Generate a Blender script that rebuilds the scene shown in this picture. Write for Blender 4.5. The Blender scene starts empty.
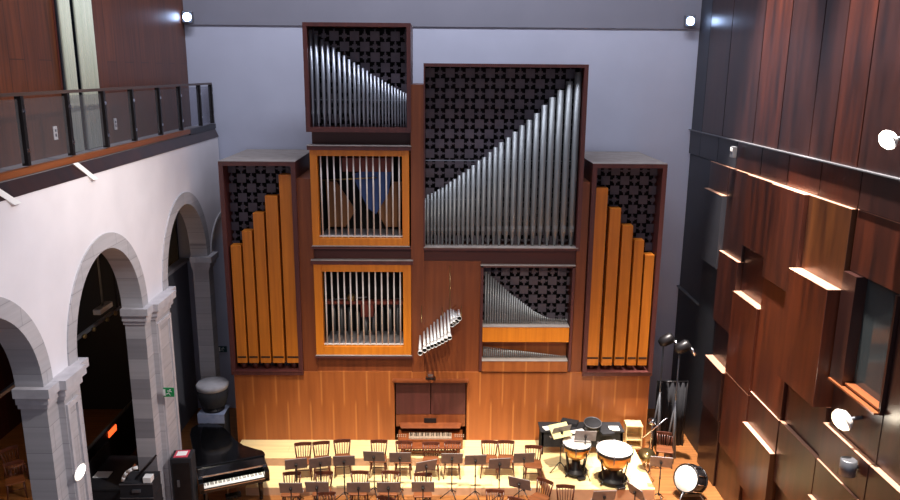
import bpy, bmesh, math, random
from mathutils import Vector, Matrix
random.seed(4)
PI = math.pi
sc = bpy.context.scene
COL = sc.collection

# ------------------------------------------------------------------ camera
F_PX, PITCH, YAW, ROLL = 752.0, 0.2340, 0.01428, 0.0081
CAM = Vector((0.0, -17.0, 8.884))
_f = Vector((math.sin(YAW)*math.cos(PITCH), math.cos(YAW)*math.cos(PITCH), -math.sin(PITCH)))
_r0 = Vector((math.cos(YAW), -math.sin(YAW), 0)); _d0 = _f.cross(_r0)
_r = math.cos(ROLL)*_r0 - math.sin(ROLL)*_d0
_d = _f.cross(_r)
cd = bpy.data.cameras.new('camera'); cam = bpy.data.objects.new('camera', cd); COL.objects.link(cam)
cd.sensor_width = 36; cd.lens = F_PX/900*36; cd.clip_end = 200
cam.matrix_world = Matrix(((_r.x, -_d.x, -_f.x, CAM.x), (_r.y, -_d.y, -_f.y, CAM.y), (_r.z, -_d.z, -_f.z, CAM.z), (0, 0, 0, 1)))
sc.camera = cam
def U(px, py, axis, val):
    """point of the place where the sight line through a photo pixel meets a plane"""
    d = _r*((px-450)/F_PX) + _d*((py-250)/F_PX) + _f
    i = 'xyz'.index(axis)
    return CAM + d*((val-CAM[i])/d[i])

# ------------------------------------------------------------------ world, lights, exposure
w = bpy.data.worlds.new('hall_air'); sc.world = w; w.use_nodes = True
w.node_tree.nodes['Background'].inputs[0].default_value = (0.74, 0.76, 0.92, 1)
w.node_tree.nodes['Background'].inputs[1].default_value = 0.44
sc.view_settings.view_transform = 'Standard'; sc.view_settings.look = 'None'
sc.view_settings.gamma = 1; sc.view_settings.use_curve_mapping = False
sc.view_settings.exposure = 0.0
def light(kind, name, loc, aim, power, color, **kw):
    l = bpy.data.lights.new(name, kind); l.energy = power; l.color = color
    for k, v in kw.items(): setattr(l, k, v)
    o = bpy.data.objects.new(name, l); COL.objects.link(o); o.location = loc
    o.rotation_euler = (Vector(aim)-Vector(loc)).to_track_quat('-Z', 'Y').to_euler()
    return o
def rad(a): return math.radians(a)
WARM = (1.0, 0.89, 0.74)
light('SPOT', 'stage_spot', (-2.6, -6.5, 14), (-1.4, -2.2, -0.3), 14500, WARM, spot_size=rad(34), spot_blend=0.8, shadow_soft_size=0.25)
light('SPOT', 'stage_spot', (2.8, -6.5, 14), (2.2, -2.2, -0.3), 14500, WARM, spot_size=rad(34), spot_blend=0.8, shadow_soft_size=0.25)
light('SPOT', 'organ_spot', (0.5, -13.0, 12), (0.1, 0, 1.6), 3200, (1.0, 0.87, 0.72), spot_size=rad(40), spot_blend=0.9, shadow_soft_size=0.4)
light('SPOT', 'arcade_spot', (4.5, -9.0, 12.5), (-5.7, -4.8, 4.0), 4300, (1.0, 0.95, 0.95), spot_size=rad(44), spot_blend=0.9, shadow_soft_size=0.3)
light('SPOT', 'balcony_fill', (2.0, -9.0, 14), (-6.3, -4.6, 9.3), 2800, (1.0, 0.86, 0.7), spot_size=rad(40), spot_blend=0.9, shadow_soft_size=0.3)  # added fill that brightens the balcony side, no known fixture
light('SPOT', 'wall_spot', (5.0, -2.2, 17), (6.4, -2.2, 3.0), 40000, (1.0, 0.90, 0.82), spot_size=rad(26), spot_blend=0.5, shadow_soft_size=0.2)
light('SPOT', 'wall_spot', (5.0, -5.4, 17), (6.4, -5.4, 3.0), 40000, (1.0, 0.90, 0.82), spot_size=rad(26), spot_blend=0.5, shadow_soft_size=0.2)
light('AREA', 'wall_wash_light', (0, -2.2, 16), (0, 2.6, 7.5), 850, (0.86, 0.88, 1.0), shape='RECTANGLE', size=11, size_y=0.8)

# ------------------------------------------------------------------ materials
MATS = {}
def srgb(r, g, b):
    f = lambda c: (c/255/12.92) if c/255 <= 0.04045 else ((c/255+0.055)/1.055)**2.4
    return (f(r), f(g), f(b), 1)
def base_mat(name):
    m = bpy.data.materials.new(name); m.use_nodes = True; MATS[name] = m
    nt = m.node_tree; return m, nt, nt.nodes['Principled BSDF']
def mapping(nt, scale, coord='Object'):
    tc = nt.nodes.new('ShaderNodeTexCoord'); mp = nt.nodes.new('ShaderNodeMapping')
    mp.inputs['Scale'].default_value = scale
    nt.links.new(tc.outputs[coord], mp.inputs['Vector']); return mp
def ramp(nt, src, stops):
    r = nt.nodes.new('ShaderNodeValToRGB'); e = r.color_ramp.elements
    e[0].position, e[0].color = stops[0]; e[1].position, e[1].color = stops[-1]
    for p, c in stops[1:-1]:
        n = e.new(p); n.color = c
    nt.links.new(src, r.inputs[0]); return r
def noisy(name, c1, c2, scale=(3, 3, 3), rough=0.5, metal=0.0, detail=4, bump=0.0, spec=0.5, coat=0.0):
    m, nt, b = base_mat(name)
    n = nt.nodes.new('ShaderNodeTexNoise'); n.inputs['Scale'].default_value = 1; n.inputs['Detail'].default_value = detail
    nt.links.new(mapping(nt, scale).outputs[0], n.inputs['Vector'])
    r = ramp(nt, n.outputs['Fac'], [(0.3, c1), (0.7, c2)])
    nt.links.new(r.outputs[0], b.inputs['Base Color'])
    b.inputs['Roughness'].default_value = rough; b.inputs['Metallic'].default_value = metal
    b.inputs['Specular IOR Level'].default_value = spec; b.inputs['Coat Weight'].default_value = coat
    if bump:
        bp = nt.nodes.new('ShaderNodeBump'); bp.inputs['Strength'].default_value = bump; bp.inputs['Distance'].default_value = 0.02
        nt.links.new(n.outputs['Fac'], bp.inputs['Height']); nt.links.new(bp.outputs[0], b.inputs['Normal'])
    return m
def wood(name, c1, c2, grain='z', fine=9, rough=0.4, spec=0.5, coat=0.0):
    s = {'z': (fine, fine, 0.5), 'x': (0.5, fine, fine), 'y': (fine, 0.5, fine)}[grain]
    return noisy(name, c1, c2, s, rough, detail=6, spec=spec, coat=coat)
def glow(name, c, strength):
    m, nt, b = base_mat(name)
    b.inputs['Base Color'].default_value = c; b.inputs['Emission Color'].default_value = c
    b.inputs['Emission Strength'].default_value = strength; return m
def boards(name, c1, c2, seam, width, length, axes='zx', rough=0.4, mortar=0.012, noise=0.5):
    """long boards: brick texture laid along the named axes"""
    m, nt, b = base_mat(name)
    tc = nt.nodes.new('ShaderNodeTexCoord'); sp = nt.nodes.new('ShaderNodeSeparateXYZ'); cb = nt.nodes.new('ShaderNodeCombineXYZ')
    nt.links.new(tc.outputs['Object'], sp.inputs[0])
    nt.links.new(sp.outputs['XYZ'.index(axes[0].upper())], cb.inputs[0]); nt.links.new(sp.outputs['XYZ'.index(axes[1].upper())], cb.inputs[1])
    br = nt.nodes.new('ShaderNodeTexBrick'); nt.links.new(cb.outputs[0], br.inputs['Vector'])
    br.inputs['Color1'].default_value = c1; br.inputs['Color2'].default_value = c2; br.inputs['Mortar'].default_value = seam
    br.inputs['Scale'].default_value = 1; br.inputs['Mortar Size'].default_value = mortar; br.inputs['Mortar Smooth'].default_value = 0.8
    br.inputs['Brick Width'].default_value = length; br.inputs['Row Height'].default_value = width
    mp = nt.nodes.new('ShaderNodeMapping'); mp.inputs['Scale'].default_value = (0.8, 14, 1); nt.links.new(cb.outputs[0], mp.inputs[0])
    n = nt.nodes.new('ShaderNodeTexNoise'); n.inputs['Scale'].default_value = 1; n.inputs['Detail'].default_value = 5; nt.links.new(mp.outputs[0], n.inputs['Vector'])
    mx = nt.nodes.new('ShaderNodeMix'); mx.data_type = 'RGBA'; mx.blend_type = 'MULTIPLY'; mx.inputs[0].default_value = noise
    r = ramp(nt, n.outputs['Fac'], [(0.3, (0.45, 0.45, 0.45, 1)), (0.65, (1.15, 1.15, 1.15, 1))])
    nt.links.new(br.outputs['Color'], mx.inputs[6]); nt.links.new(r.outputs[0], mx.inputs[7])
    nt.links.new(mx.outputs[2], b.inputs['Base Color']); b.inputs['Roughness'].default_value = rough
    return m
M = {}
M['plaster'] = noisy('white_plaster', srgb(226, 222, 226), srgb(236, 232, 236), (1.2, 1.2, 1.2), 0.8)
M['blue_wall'] = noisy('pale_blue_grey_paint', srgb(184, 188, 206), srgb(192, 196, 214), (0.8, 0.8, 0.8), 0.75)
M['frieze'] = noisy('grey_frieze_paint', srgb(128, 128, 140), srgb(134, 134, 146), (0.8, 0.8, 0.8), 0.8)
def stone():
    m = boards('grey_stone_blocks', srgb(190, 186, 188), srgb(176, 173, 176), srgb(146, 143, 147), 0.42, 0.9, 'yz', 0.8, 0.008, 0.2)
    return m
M['stone'] = stone()
M['stone_trim'] = noisy('carved_stone', srgb(178, 174, 178), srgb(198, 194, 197), (5, 5, 5), 0.8, bump=0.2)
M['floor'] = boards('orange_brown_boards', srgb(158, 102, 54), srgb(144, 90, 46), srgb(108, 68, 34), 0.12, 1.6, 'xy', 0.45, 0.006)
M['platform'] = boards('pale_maple_platform', srgb(238, 214, 158), srgb(234, 208, 150), srgb(212, 182, 122), 0.3, 2.4, 'xy', 0.4, 0.006, 0.25)
M['riser'] = noisy('pinkish_riser_face', srgb(176, 138, 108), srgb(190, 150, 120), (6, 6, 6), 0.6)
def veneer():
    m = wood('organ_base_veneer', srgb(160, 90, 42), srgb(138, 74, 33), 'z', 7, 0.38)
    nt = m.node_tree; b = nt.nodes['Principled BSDF']; src = b.inputs['Base Color'].links[0].from_socket
    tc = nt.nodes.new('ShaderNodeTexCoord'); sp = nt.nodes.new('ShaderNodeSeparateXYZ'); nt.links.new(tc.outputs['Object'], sp.inputs[0])
    def math(op, a, v=None):
        n = nt.nodes.new('ShaderNodeMath'); n.operation = op
        for i, q in enumerate((a, v)):
            if q is None: continue
            if isinstance(q, (int, float)): n.inputs[i].default_value = q
            else: nt.links.new(q, n.inputs[i])
        return n.outputs[0]
    def rng(src_, a, b_, lo, hi):
        n = nt.nodes.new('ShaderNodeMapRange'); n.interpolation_type = 'SMOOTHSTEP'
        for i, q in zip((1, 2, 3, 4), (a, b_, lo, hi)): n.inputs[i].default_value = q
        nt.links.new(src_, n.inputs[0]); return n.outputs[0]
    up = math('MULTIPLY', rng(math('PINGPONG', math('ADD', sp.outputs[0], 20.0), 0.275), 0.0, 0.035, 1, 0), rng(sp.outputs[2], 1.2, 1.45, 0, 1))
    lo = math('MULTIPLY', rng(math('PINGPONG', math('ADD', sp.outputs[0], 20.275), 0.275), 0.0, 0.035, 1, 0), rng(sp.outputs[2], 1.25, 1.5, 1, 0))
    f = math('MULTIPLY', math('ADD', up, lo), 0.55)
    mx = nt.nodes.new('ShaderNodeMix'); mx.data_type = 'RGBA'; nt.links.new(f, mx.inputs[0]); nt.links.new(src, mx.inputs[6]); mx.inputs[7].default_value = srgb(200, 128, 66)
    nt.links.new(mx.outputs[2], b.inputs['Base Color']); return m
M['base'] = veneer()
M['body'] = wood('organ_body_wood', srgb(132, 70, 34), srgb(108, 54, 27), 'z', 10, 0.4)
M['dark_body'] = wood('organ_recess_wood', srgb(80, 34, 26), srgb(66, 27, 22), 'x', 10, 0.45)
M['frame'] = wood('reddish_case_wood', srgb(92, 48, 44), srgb(76, 39, 37), 'z', 10, 0.4)
M['orange'] = wood('orange_varnished_wood', srgb(216, 130, 34), srgb(196, 112, 26), 'z', 12, 0.35)
M['pipewood'] = wood('golden_pipe_wood', srgb(206, 122, 34), srgb(182, 102, 26), 'z', 14, 0.4)
M['topboard'] = noisy('dusty_plywood_top', srgb(158, 150, 146), srgb(140, 132, 128), (4, 4, 4), 0.8)
M['lattice'] = noisy('dark_lattice', srgb(88, 80, 90), srgb(76, 68, 78), (4, 4, 4), 0.6)
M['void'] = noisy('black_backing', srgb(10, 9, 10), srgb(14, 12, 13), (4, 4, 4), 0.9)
M['tin'] = noisy('tin_pipe_metal', srgb(140, 146, 156), srgb(156, 161, 170), (3, 3, 0.4), 0.34, 0.8)
M['tin_dull'] = noisy('dull_lead_pipe_metal', srgb(132, 136, 138), srgb(146, 150, 152), (3, 3, 0.4), 0.45, 0.7)
M['trumpet'] = noisy('bright_tin_trumpet', srgb(206, 208, 210), srgb(222, 224, 226), (4, 4, 4), 0.35, 0.35)
M['chrome'] = noisy('polished_steel', srgb(215, 217, 222), srgb(228, 230, 234), (3, 3, 3), 0.18, 1.0)
M['white_bar'] = noisy('white_painted_rod', srgb(222, 214, 208), srgb(210, 202, 196), (5, 5, 5), 0.5)
M['mahog'] = wood('dark_mahogany', srgb(74, 35, 23), srgb(32, 17, 16), 'z', 5, 0.3, 0.6)
M['mahog_gold'] = wood('golden_mahogany', srgb(92, 54, 28), srgb(46, 25, 18), 'z', 4, 0.3, 0.6)
M['mahog_dark'] = wood('brown_black_mahogany', srgb(56, 30, 25), srgb(27, 16, 17), 'z', 4, 0.3, 0.6)
M['mahog_red'] = wood('red_mahogany', srgb(92, 42, 23), srgb(48, 22, 16), 'z', 6, 0.3, 0.6)
M['cap'] = wood('lit_top_wood', srgb(196, 150, 124), srgb(176, 130, 106), 'y', 10, 0.5)  # paler than the panels: paints in the light their tops catch
M['slate'] = noisy('slate_grey_panel', srgb(50, 51, 58), srgb(44, 45, 52), (2, 2, 2), 0.5)
M['slate_dark'] = noisy('dark_slate_panel', srgb(30, 32, 38), srgb(26, 28, 33), (2, 2, 2), 0.5)
M['balcony_wood'] = boards('balcony_wood_boards', srgb(98, 52, 29), srgb(84, 44, 27), srgb(52, 27, 18), 0.42, 9, 'zy', 0.4, 0.012, 0.8)
M['trimwood'] = wood('brown_trim', srgb(136, 78, 44), srgb(116, 62, 34), 'y', 10, 0.4)
M['rail_brown'] = wood('dark_handrail_wood', srgb(78, 62, 56), srgb(66, 52, 48), 'y', 10, 0.4)
M['black_metal'] = noisy('black_metal', srgb(26, 24, 26), srgb(36, 33, 35), (6, 6, 6), 0.4, 0.3)
M['grey_metal'] = noisy('grey_metal', srgb(110, 112, 118), srgb(124, 126, 132), (6, 6, 6), 0.4, 0.6)
M['stand'] = noisy('dull_black_stand', srgb(140, 131, 130), srgb(122, 115, 114), (6, 6, 6), 0.5, 0.2)
M['lacquer'] = noisy('black_piano_lacquer', srgb(8, 8, 10), srgb(12, 12, 14), (3, 3, 3), 0.12, spec=0.6, coat=0.3)
M['ivory'] = noisy('white_keys', srgb(236, 234, 228), srgb(244, 242, 238), (6, 6, 6), 0.3)
M['old_ivory'] = noisy('aged_ivory', srgb(170, 150, 132), srgb(150, 130, 114), (9, 9, 9), 0.4)
M['chair'] = wood('chair_wood', srgb(96, 48, 32), srgb(70, 34, 24), 'z', 12, 0.35)
M['seat'] = wood('chair_seat_wood', srgb(132, 78, 46), srgb(106, 60, 34), 'x', 12, 0.4)
M['white'] = noisy('white_plastic', srgb(232, 230, 226), srgb(240, 238, 234), (5, 5, 5), 0.5)
M['paper'] = noisy('white_paper', srgb(236, 236, 232), srgb(244, 244, 240), (5, 5, 5), 0.7)
M['yellow_paper'] = noisy('pale_yellow_paper', srgb(224, 214, 150), srgb(232, 224, 166), (5, 5, 5), 0.7)
M['head'] = noisy('drum_skin', srgb(236, 232, 224), srgb(244, 240, 234), (4, 4, 4), 0.5)
M['copper'] = noisy('copper_kettle', srgb(226, 166, 88), srgb(236, 180, 104), (3, 3, 3), 0.3, 0.8)
M['brass'] = noisy('brass', srgb(150, 128, 84), srgb(162, 140, 94), (5, 5, 5), 0.3, 0.9)
M['black_cloth'] = noisy('black_cloth', srgb(24, 24, 28), srgb(34, 34, 40), (5, 5, 5), 0.85)
M['grey_cloth'] = noisy('grey_cover_cloth', srgb(150, 148, 152), srgb(170, 168, 172), (5, 5, 5), 0.85)
M['bluegrey'] = noisy('blue_grey_cloth', srgb(120, 130, 156), srgb(146, 154, 178), (5, 5, 5), 0.85)
M['blue'] = noisy('blue_cloth', srgb(62, 92, 152), srgb(52, 80, 138), (3, 3, 3), 0.7)
M['redwood'] = wood('red_brown_beam', srgb(120, 52, 40), srgb(100, 42, 34), 'x', 8, 0.5)
M['ochre'] = wood('ochre_board', srgb(150, 100, 56), srgb(132, 84, 44), 'z', 8, 0.5)
M['birch'] = wood('pale_birch', srgb(218, 190, 140), srgb(204, 174, 124), 'z', 10, 0.5)
M['curtain'] = noisy('pale_green_curtain', srgb(186, 200, 190), srgb(204, 214, 206), (8, 8, 0.6), 0.9)
M['curtain_dark'] = noisy('slate_window_blind', srgb(82, 90, 108), srgb(74, 82, 100), (3, 3, 1), 0.8)
M['recess_grey'] = noisy('dim_grey_partition', srgb(122, 122, 130), srgb(112, 112, 120), (1, 1, 1), 0.8)
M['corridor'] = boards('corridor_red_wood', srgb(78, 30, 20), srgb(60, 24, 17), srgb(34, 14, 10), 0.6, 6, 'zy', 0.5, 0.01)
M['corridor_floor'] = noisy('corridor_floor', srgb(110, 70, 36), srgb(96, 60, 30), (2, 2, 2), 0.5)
M['slab'] = noisy('grey_slab', srgb(122, 120, 124), srgb(134, 132, 136), (2, 2, 2), 0.8)
M['green'] = noisy('exit_green', srgb(20, 140, 76), srgb(26, 150, 84), (5, 5, 5), 0.5)
M['teal'] = noisy('dim_green_sign', srgb(22, 66, 72), srgb(26, 74, 78), (5, 5, 5), 0.5)
M['red'] = noisy('red_print', srgb(200, 66, 84), srgb(206, 74, 92), (5, 5, 5), 0.5)
M['orange_light'] = glow('small_orange_lamp', srgb(255, 90, 40), 2.0)
M['led'] = glow('led_lens', (0.45, 0.62, 1.0, 1), 22)
M['lamp'] = glow('lamp_glow', (1.0, 0.92, 0.80, 1), 4)
M['lampwarm'] = glow('warm_lamp_glow', (1.0, 0.84, 0.58, 1), 3)
def glass_mat():
    m, nt, b = base_mat('balustrade_glass')
    t = nt.nodes.new('ShaderNodeBsdfTransparent'); t.inputs[0].default_value = (0.82, 0.82, 0.85, 1)
    mx = nt.nodes.new('ShaderNodeMixShader'); mx.inputs[0].default_value = 0.06
    b.inputs['Base Color'].default_value = (0.5, 0.5, 0.54, 1); b.inputs['Roughness'].default_value = 0.08
    nt.links.new(t.outputs[0], mx.inputs[1]); nt.links.new(b.outputs[0], mx.inputs[2])
    nt.links.new(mx.outputs[0], nt.nodes['Material Output'].inputs[0]); return m
M['glass'] = glass_mat()
M['window_glass'] = noisy('dark_window_glass', srgb(56, 62, 64), srgb(48, 54, 57), (1, 1, 1), 0.08, spec=0.6)

# ------------------------------------------------------------------ mesh helpers
class MB:
    def __init__(s): s.bm = bmesh.new()
    def box(s, x0, x1, y0, y1, z0, z1):
        v = [s.bm.verts.new(p) for p in ((x0,y0,z0),(x1,y0,z0),(x1,y1,z0),(x0,y1,z0),(x0,y0,z1),(x1,y0,z1),(x1,y1,z1),(x0,y1,z1))]
        for f in ((3,2,1,0),(4,5,6,7),(0,1,5,4),(1,2,6,5),(2,3,7,6),(3,0,4,7)): s.bm.faces.new([v[i] for i in f])
        return s
    def hexa(s, p):   # 8 points, bottom ring then top ring
        v = [s.bm.verts.new(q) for q in p]
        for f in ((3,2,1,0),(4,5,6,7),(0,1,5,4),(1,2,6,5),(2,3,7,6),(3,0,4,7)): s.bm.faces.new([v[i] for i in f])
        return s
    def prism(s, pts, axis, a, b):   # polygon extruded along an axis
        def P(q, c):
            return {'x': (c, q[0], q[1]), 'y': (q[0], c, q[1]), 'z': (q[0], q[1], c)}[axis]
        A = [s.bm.verts.new(P(q, a)) for q in pts]; B = [s.bm.verts.new(P(q, b)) for q in pts]
        n = len(pts)
        s.bm.faces.new(A); s.bm.faces.new(B[::-1])
        for i in range(n): s.bm.faces.new((A[i], B[i], B[(i+1) % n], A[(i+1) % n]))
        return s
    def rod(s, p, q, r, r2=None, n=10, cap=True):
        p, q = Vector(p), Vector(q); r2 = r if r2 is None else r2
        d = (q-p).normalized(); a = d.orthogonal().normalized(); b = d.cross(a)
        A = [s.bm.verts.new(p+(a*math.cos(t)+b*math.sin(t))*r) for t in (2*PI*i/n for i in range(n))]
        B = [s.bm.verts.new(q+(a*math.cos(t)+b*math.sin(t))*r2) for t in (2*PI*i/n for i in range(n))]
        for i in range(n): s.bm.faces.new((A[i], A[(i+1) % n], B[(i+1) % n], B[i])).smooth = True
        if cap: s.bm.faces.new(A[::-1]); s.bm.faces.new(B)
        return s
    def tube(s, pts, r, n=8):
        for i in range(len(pts)-1): s.rod(pts[i], pts[i+1], r, n=n)
        return s
    def lathe(s, prof, c=(0,0,0), n=28, cap=True):   # profile (r, z) about z
        rings = []
        for r, z in prof:
            rings.append([s.bm.verts.new(Vector(c)+Vector((max(r, 1e-4)*math.cos(2*PI*i/n), max(r, 1e-4)*math.sin(2*PI*i/n), z))) for i in range(n)])
        for a, b in zip(rings, rings[1:]):
            for i in range(n): s.bm.faces.new((a[i], a[(i+1) % n], b[(i+1) % n], b[i])).smooth = True
        if cap: s.bm.faces.new(rings[0][::-1]); s.bm.faces.new(rings[-1])
        return s
    def xf(s, mat):
        bmesh.ops.transform(s.bm, matrix=mat, verts=s.bm.verts); return s
    def build(s, name, mat, parent=None, label=None, bevel=0.0, world=False, kind=None):
        if world and parent is not None:
            off = parent.location.copy(); p = parent.parent
            while p: off += p.location; p = p.parent
            bmesh.ops.translate(s.bm, vec=-off, verts=s.bm.verts)
        bmesh.ops.recalc_face_normals(s.bm, faces=s.bm.faces)
        me = bpy.data.meshes.new(name); s.bm.to_mesh(me); s.bm.free()
        me.materials.append(M[mat] if isinstance(mat, str) else mat)
        o = bpy.data.objects.new(name, me); COL.objects.link(o); o.parent = parent
        if label: o['label'] = label
        if kind: o['kind'] = kind
        if bevel:
            b = o.modifiers.new('bevel', 'BEVEL'); b.width = bevel; b.segments = 2; b.limit_method = 'ANGLE'
        return o
def tag(o, label, cat, group=None):
    o['label'] = label; o['category'] = cat
    if group: o['group'] = group
    return o
def thing(name, label, cat, loc=(0,0,0), rz=0, group=None):
    o = bpy.data.objects.new(name, None); COL.objects.link(o); o.empty_display_size = 0.1
    o.location = loc; o.rotation_euler = (0, 0, rz); return tag(o, label, cat, group)
def dup(root, loc, rz, label, group=None):
    r = root.copy(); COL.objects.link(r); r.location = loc; r.rotation_euler = (0, 0, rz); r['label'] = label
    if group: r['group'] = group
    for ch in list(root.children):
        c = ch.copy(); COL.objects.link(c); c.parent = r
        for g in ch.children:
            d = g.copy(); COL.objects.link(d); d.parent = c
    return r
def struct(o): o['kind'] = 'structure'; return o
FZ = -0.38    # hall floor level; 0 is the top platform of the stage

# ------------------------------------------------------------------ setting: floor, platforms, back wall
struct(MB().box(-11.4, 6.6, -13, 2.6, FZ-0.2, FZ).build('floor', 'floor'))
# pale platforms of the stage (two tiers), each with a pinkish riser face
pm = MB().prism([(-4.85, 0.0), (-4.85, -0.90), (2.34, -0.90), (2.46, -2.24), (4.75, -2.24), (4.75, 0.0)], 'z', FZ, 0.0)
p1 = struct(pm.build('floor_platform', 'platform'))
MB().box(-4.84, 2.33, -0.912, -0.901, FZ, -0.012).box(2.47, 4.74, -2.252, -2.241, FZ, -0.012).prism([(2.33, -0.912), (2.345, -0.9), (2.47, -2.24), (2.45, -2.25)], 'z', FZ, -0.012).build('riser_face', 'riser', p1)
p2 = struct(MB().box(-4.3, 2.30, -1.86, -0.915, FZ, -0.19).build('floor_step', 'platform'))
MB().box(-4.29, 2.29, -1.872, -1.861, FZ, -0.2).build('riser_face', 'riser', p2)

struct(MB().box(-6.9, 7.0, 2.6, 2.8, 7.2, 9.95).box(-11.4, 7.0, 2.6, 2.8, FZ, 7.2).build('wall_back', 'blue_wall'))
struct(MB().box(-6.6, 7.0, 2.56, 2.8, 9.95, 13.5).build('trim_1', 'frieze'))

# ------------------------------------------------------------------ left wall: arcade with balcony above
WX, WB, SPR = -5.7, -6.06, 4.40
ARCH = [(1.32, 3.92, 0.85), (-1.80, 0.95, 1.56), (-5.85, -3.15, 1.5), (-9.76, -6.86, 1.5)]
wl = MB()
TOPZ = 7.19
prev = 2.6
for y0, y1, H_ in ARCH:
    if y1 < prev: wl.box(WB, WX, y1, prev, SPR, TOPZ)
    R = (y1-y0)/2; c = (y0+y1)/2; N = 40
    for i in range(N):
        a, b = PI*i/N, PI*(i+1)/N
        ya, yb = c+R*math.cos(a), c+R*math.cos(b); za, zb = SPR+H_*math.sin(a), SPR+H_*math.sin(b)
        if ya > 2.6+1e-6: continue
        wl.hexa([(WB, yb, zb), (WX, yb, zb), (WX, ya, za), (WB, ya, za), (WB, yb, TOPZ), (WX, yb, TOPZ), (WX, ya, TOPZ), (WB, ya, TOPZ)])
    prev = y0
wall_left = struct(wl.build('wall_left', 'plaster'))
def ring(y0, y1, H_, wd):
    m = MB(); R = (y1-y0)/2; c = (y0+y1)/2; N = 40; e = 0.02
    for i in range(N):
        a, b = PI*i/N, PI*(i+1)/N
        if c+R*math.cos(a) > 2.6+1e-6: continue
        f = lambda k, t, x: (x, min(c+(R+k)*math.cos(t), 2.6), SPR+(H_+k)*math.sin(t))
        m.hexa([f(-e, b, WB-0.02), f(-e, b, WX+0.025), f(-e, a, WX+0.025), f(-e, a, WB-0.02), f(wd, b, WB-0.02), f(wd, b, WX+0.025), f(wd, a, WX+0.025), f(wd, a, WB-0.02)])
    return m
for k, (y0, y1, H_) in enumerate(ARCH): ring(y0, y1, H_, 0.05 if k == 0 else 0.25).build('arch_surround', 'stone', wall_left)
def pier(y0, y1, pil=True, k=0.56):   # y0 near, y1 far
    c, h = (y0+y1)/2, (y1-y0)/2
    p = MB().box(WB, WX+0.02, y0, y1, FZ, SPR-0.28).build('pier', 'stone', wall_left)
    m = MB()
    for i, (z0, z1, e) in enumerate([(SPR-0.32, SPR-0.24, 0.03), (SPR-0.24, SPR-0.12, 0.07), (SPR-0.12, SPR+0.02, 0.12)]):
        m.box(WB-0.02, WX+0.02+e, y0-e, y1+e, z0, z1)
        if pil: m.box(WX, WX+0.12+e, c-h*k-e, c+h*k+e, z0, z1+0.004)
    m.build('capital', 'stone_trim', p)
    if not pil: return
    MB().box(WX, WX+0.12, c-h*k, c+h*k, FZ, SPR-0.32).build('pilaster', 'stone', p)
    q = MB()
    for a, b in ((-k+0.03, -k+0.16), (k-0.16, k-0.03)): q.box(WX+0.12, WX+0.155, c+h*a, c+h*b, FZ+0.5, SPR-0.5)
    q.box(WX+0.12, WX+0.155, c-h*(k-0.03), c+h*(k-0.03), SPR-0.5, SPR-0.42).box(WX+0.12, WX+0.18, c-h*(k+0.04), c+h*(k+0.04), FZ, FZ+0.5)
    q.build('moulding', 'stone_trim', p)
pier(-3.15, -1.80); pier(-6.86, -5.85, True, 0.4); pier(0.95, 1.32, False)
# grey partition that closes arch three up to the springing
pt = struct(MB().box(-6.9, -6.75, -1.2, 2.59, FZ, 3.88).build('wall_recess', 'recess_grey'))
MB().box(-6.92, -6.70, -1.2, 2.59, 3.88, 3.96).build('cornice', 'stone_trim', pt)
# corridor behind
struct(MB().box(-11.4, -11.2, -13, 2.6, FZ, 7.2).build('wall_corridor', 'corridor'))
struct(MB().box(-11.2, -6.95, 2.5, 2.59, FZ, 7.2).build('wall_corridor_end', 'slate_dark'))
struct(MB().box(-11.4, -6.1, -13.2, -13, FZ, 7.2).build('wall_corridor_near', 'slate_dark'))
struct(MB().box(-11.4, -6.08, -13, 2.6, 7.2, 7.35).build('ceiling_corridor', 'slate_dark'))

# balcony
EX = -5.8
bw = MB().box(-6.6, -6.37, -13, -3.95, 7.35, 14).box(-6.6, -6.37, -2.72, 2.56, 7.35, 14).box(-6.6, -6.37, -3.95, -2.72, 11.6, 14)
struct(bw.build('wall_balcony', 'balcony_wood'))
cw = struct(MB().box(-6.75, -6.62, -3.95, -2.72, 7.4, 11.6).build('window_1', 'curtain_dark'))
MB().box(-6.62, -6.36, -4.0, -3.95, 7.4, 11.6).box(-6.62, -6.36, -2.72, -2.66, 7.4, 11.6).build('window_frame', 'frame', cw)
bs = struct(MB().box(-6.62, EX+0.02, -13, 2.56, 7.36, 7.46).build('floor_balcony', 'slab'))
MB().box(EX-0.04, EX+0.05, -13, 0.55, 7.43, 7.52).build('edge_trim', 'trimwood', bs)
MB().box(EX-0.04, EX+0.05, 0.55, 2.56, 7.40, 7.52).build('edge_trim', 'slate', bs)
f = MB().hexa([(-5.95, -13, 7.19), (WX+0.012, -13, 7.19), (WX+0.012, 2.56, 7.19), (-5.95, 2.56, 7.19), (-5.95, -13, 7.4), (EX+0.02, -13, 7.4), (EX+0.02, 2.56, 7.4), (-5.95, 2.56, 7.4)])
f.build('fascia', 'mahog_dark', bs)
for y in (-7.06, -4.72):
    MB().hexa([(-5.9, y, 7.1), (WX+0.05, y, 7.1), (WX+0.05, y+0.17, 7.1), (-5.9, y+0.17, 7.1), (-5.9, y-0.42, 7.42), (EX+0.045, y-0.42, 7.42), (EX+0.045, y-0.25, 7.42), (-5.9, y-0.25, 7.42)]).build('bracket', 'white', bs)
rail = thing('balcony_balustrade', 'glass balustrade with dark posts along the left wood panelled balcony', 'balustrade', (EX, -4, 7.54))
MB().box(EX-0.035, EX+0.035, -12.9, 2.5, 8.50, 8.545).build('handrail', 'rail_brown', rail, world=True)
post_px = [(18, 92), (65, 91), (101, 88), (130, 86.5), (157, 85), (178, 84), (198, 83.5), (213, 83)]
py = [min(U(x, y, 'x', EX).y, 2.46) for x, y in post_px]
py = [py[0]-2.8, py[0]-1.4] + py
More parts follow.
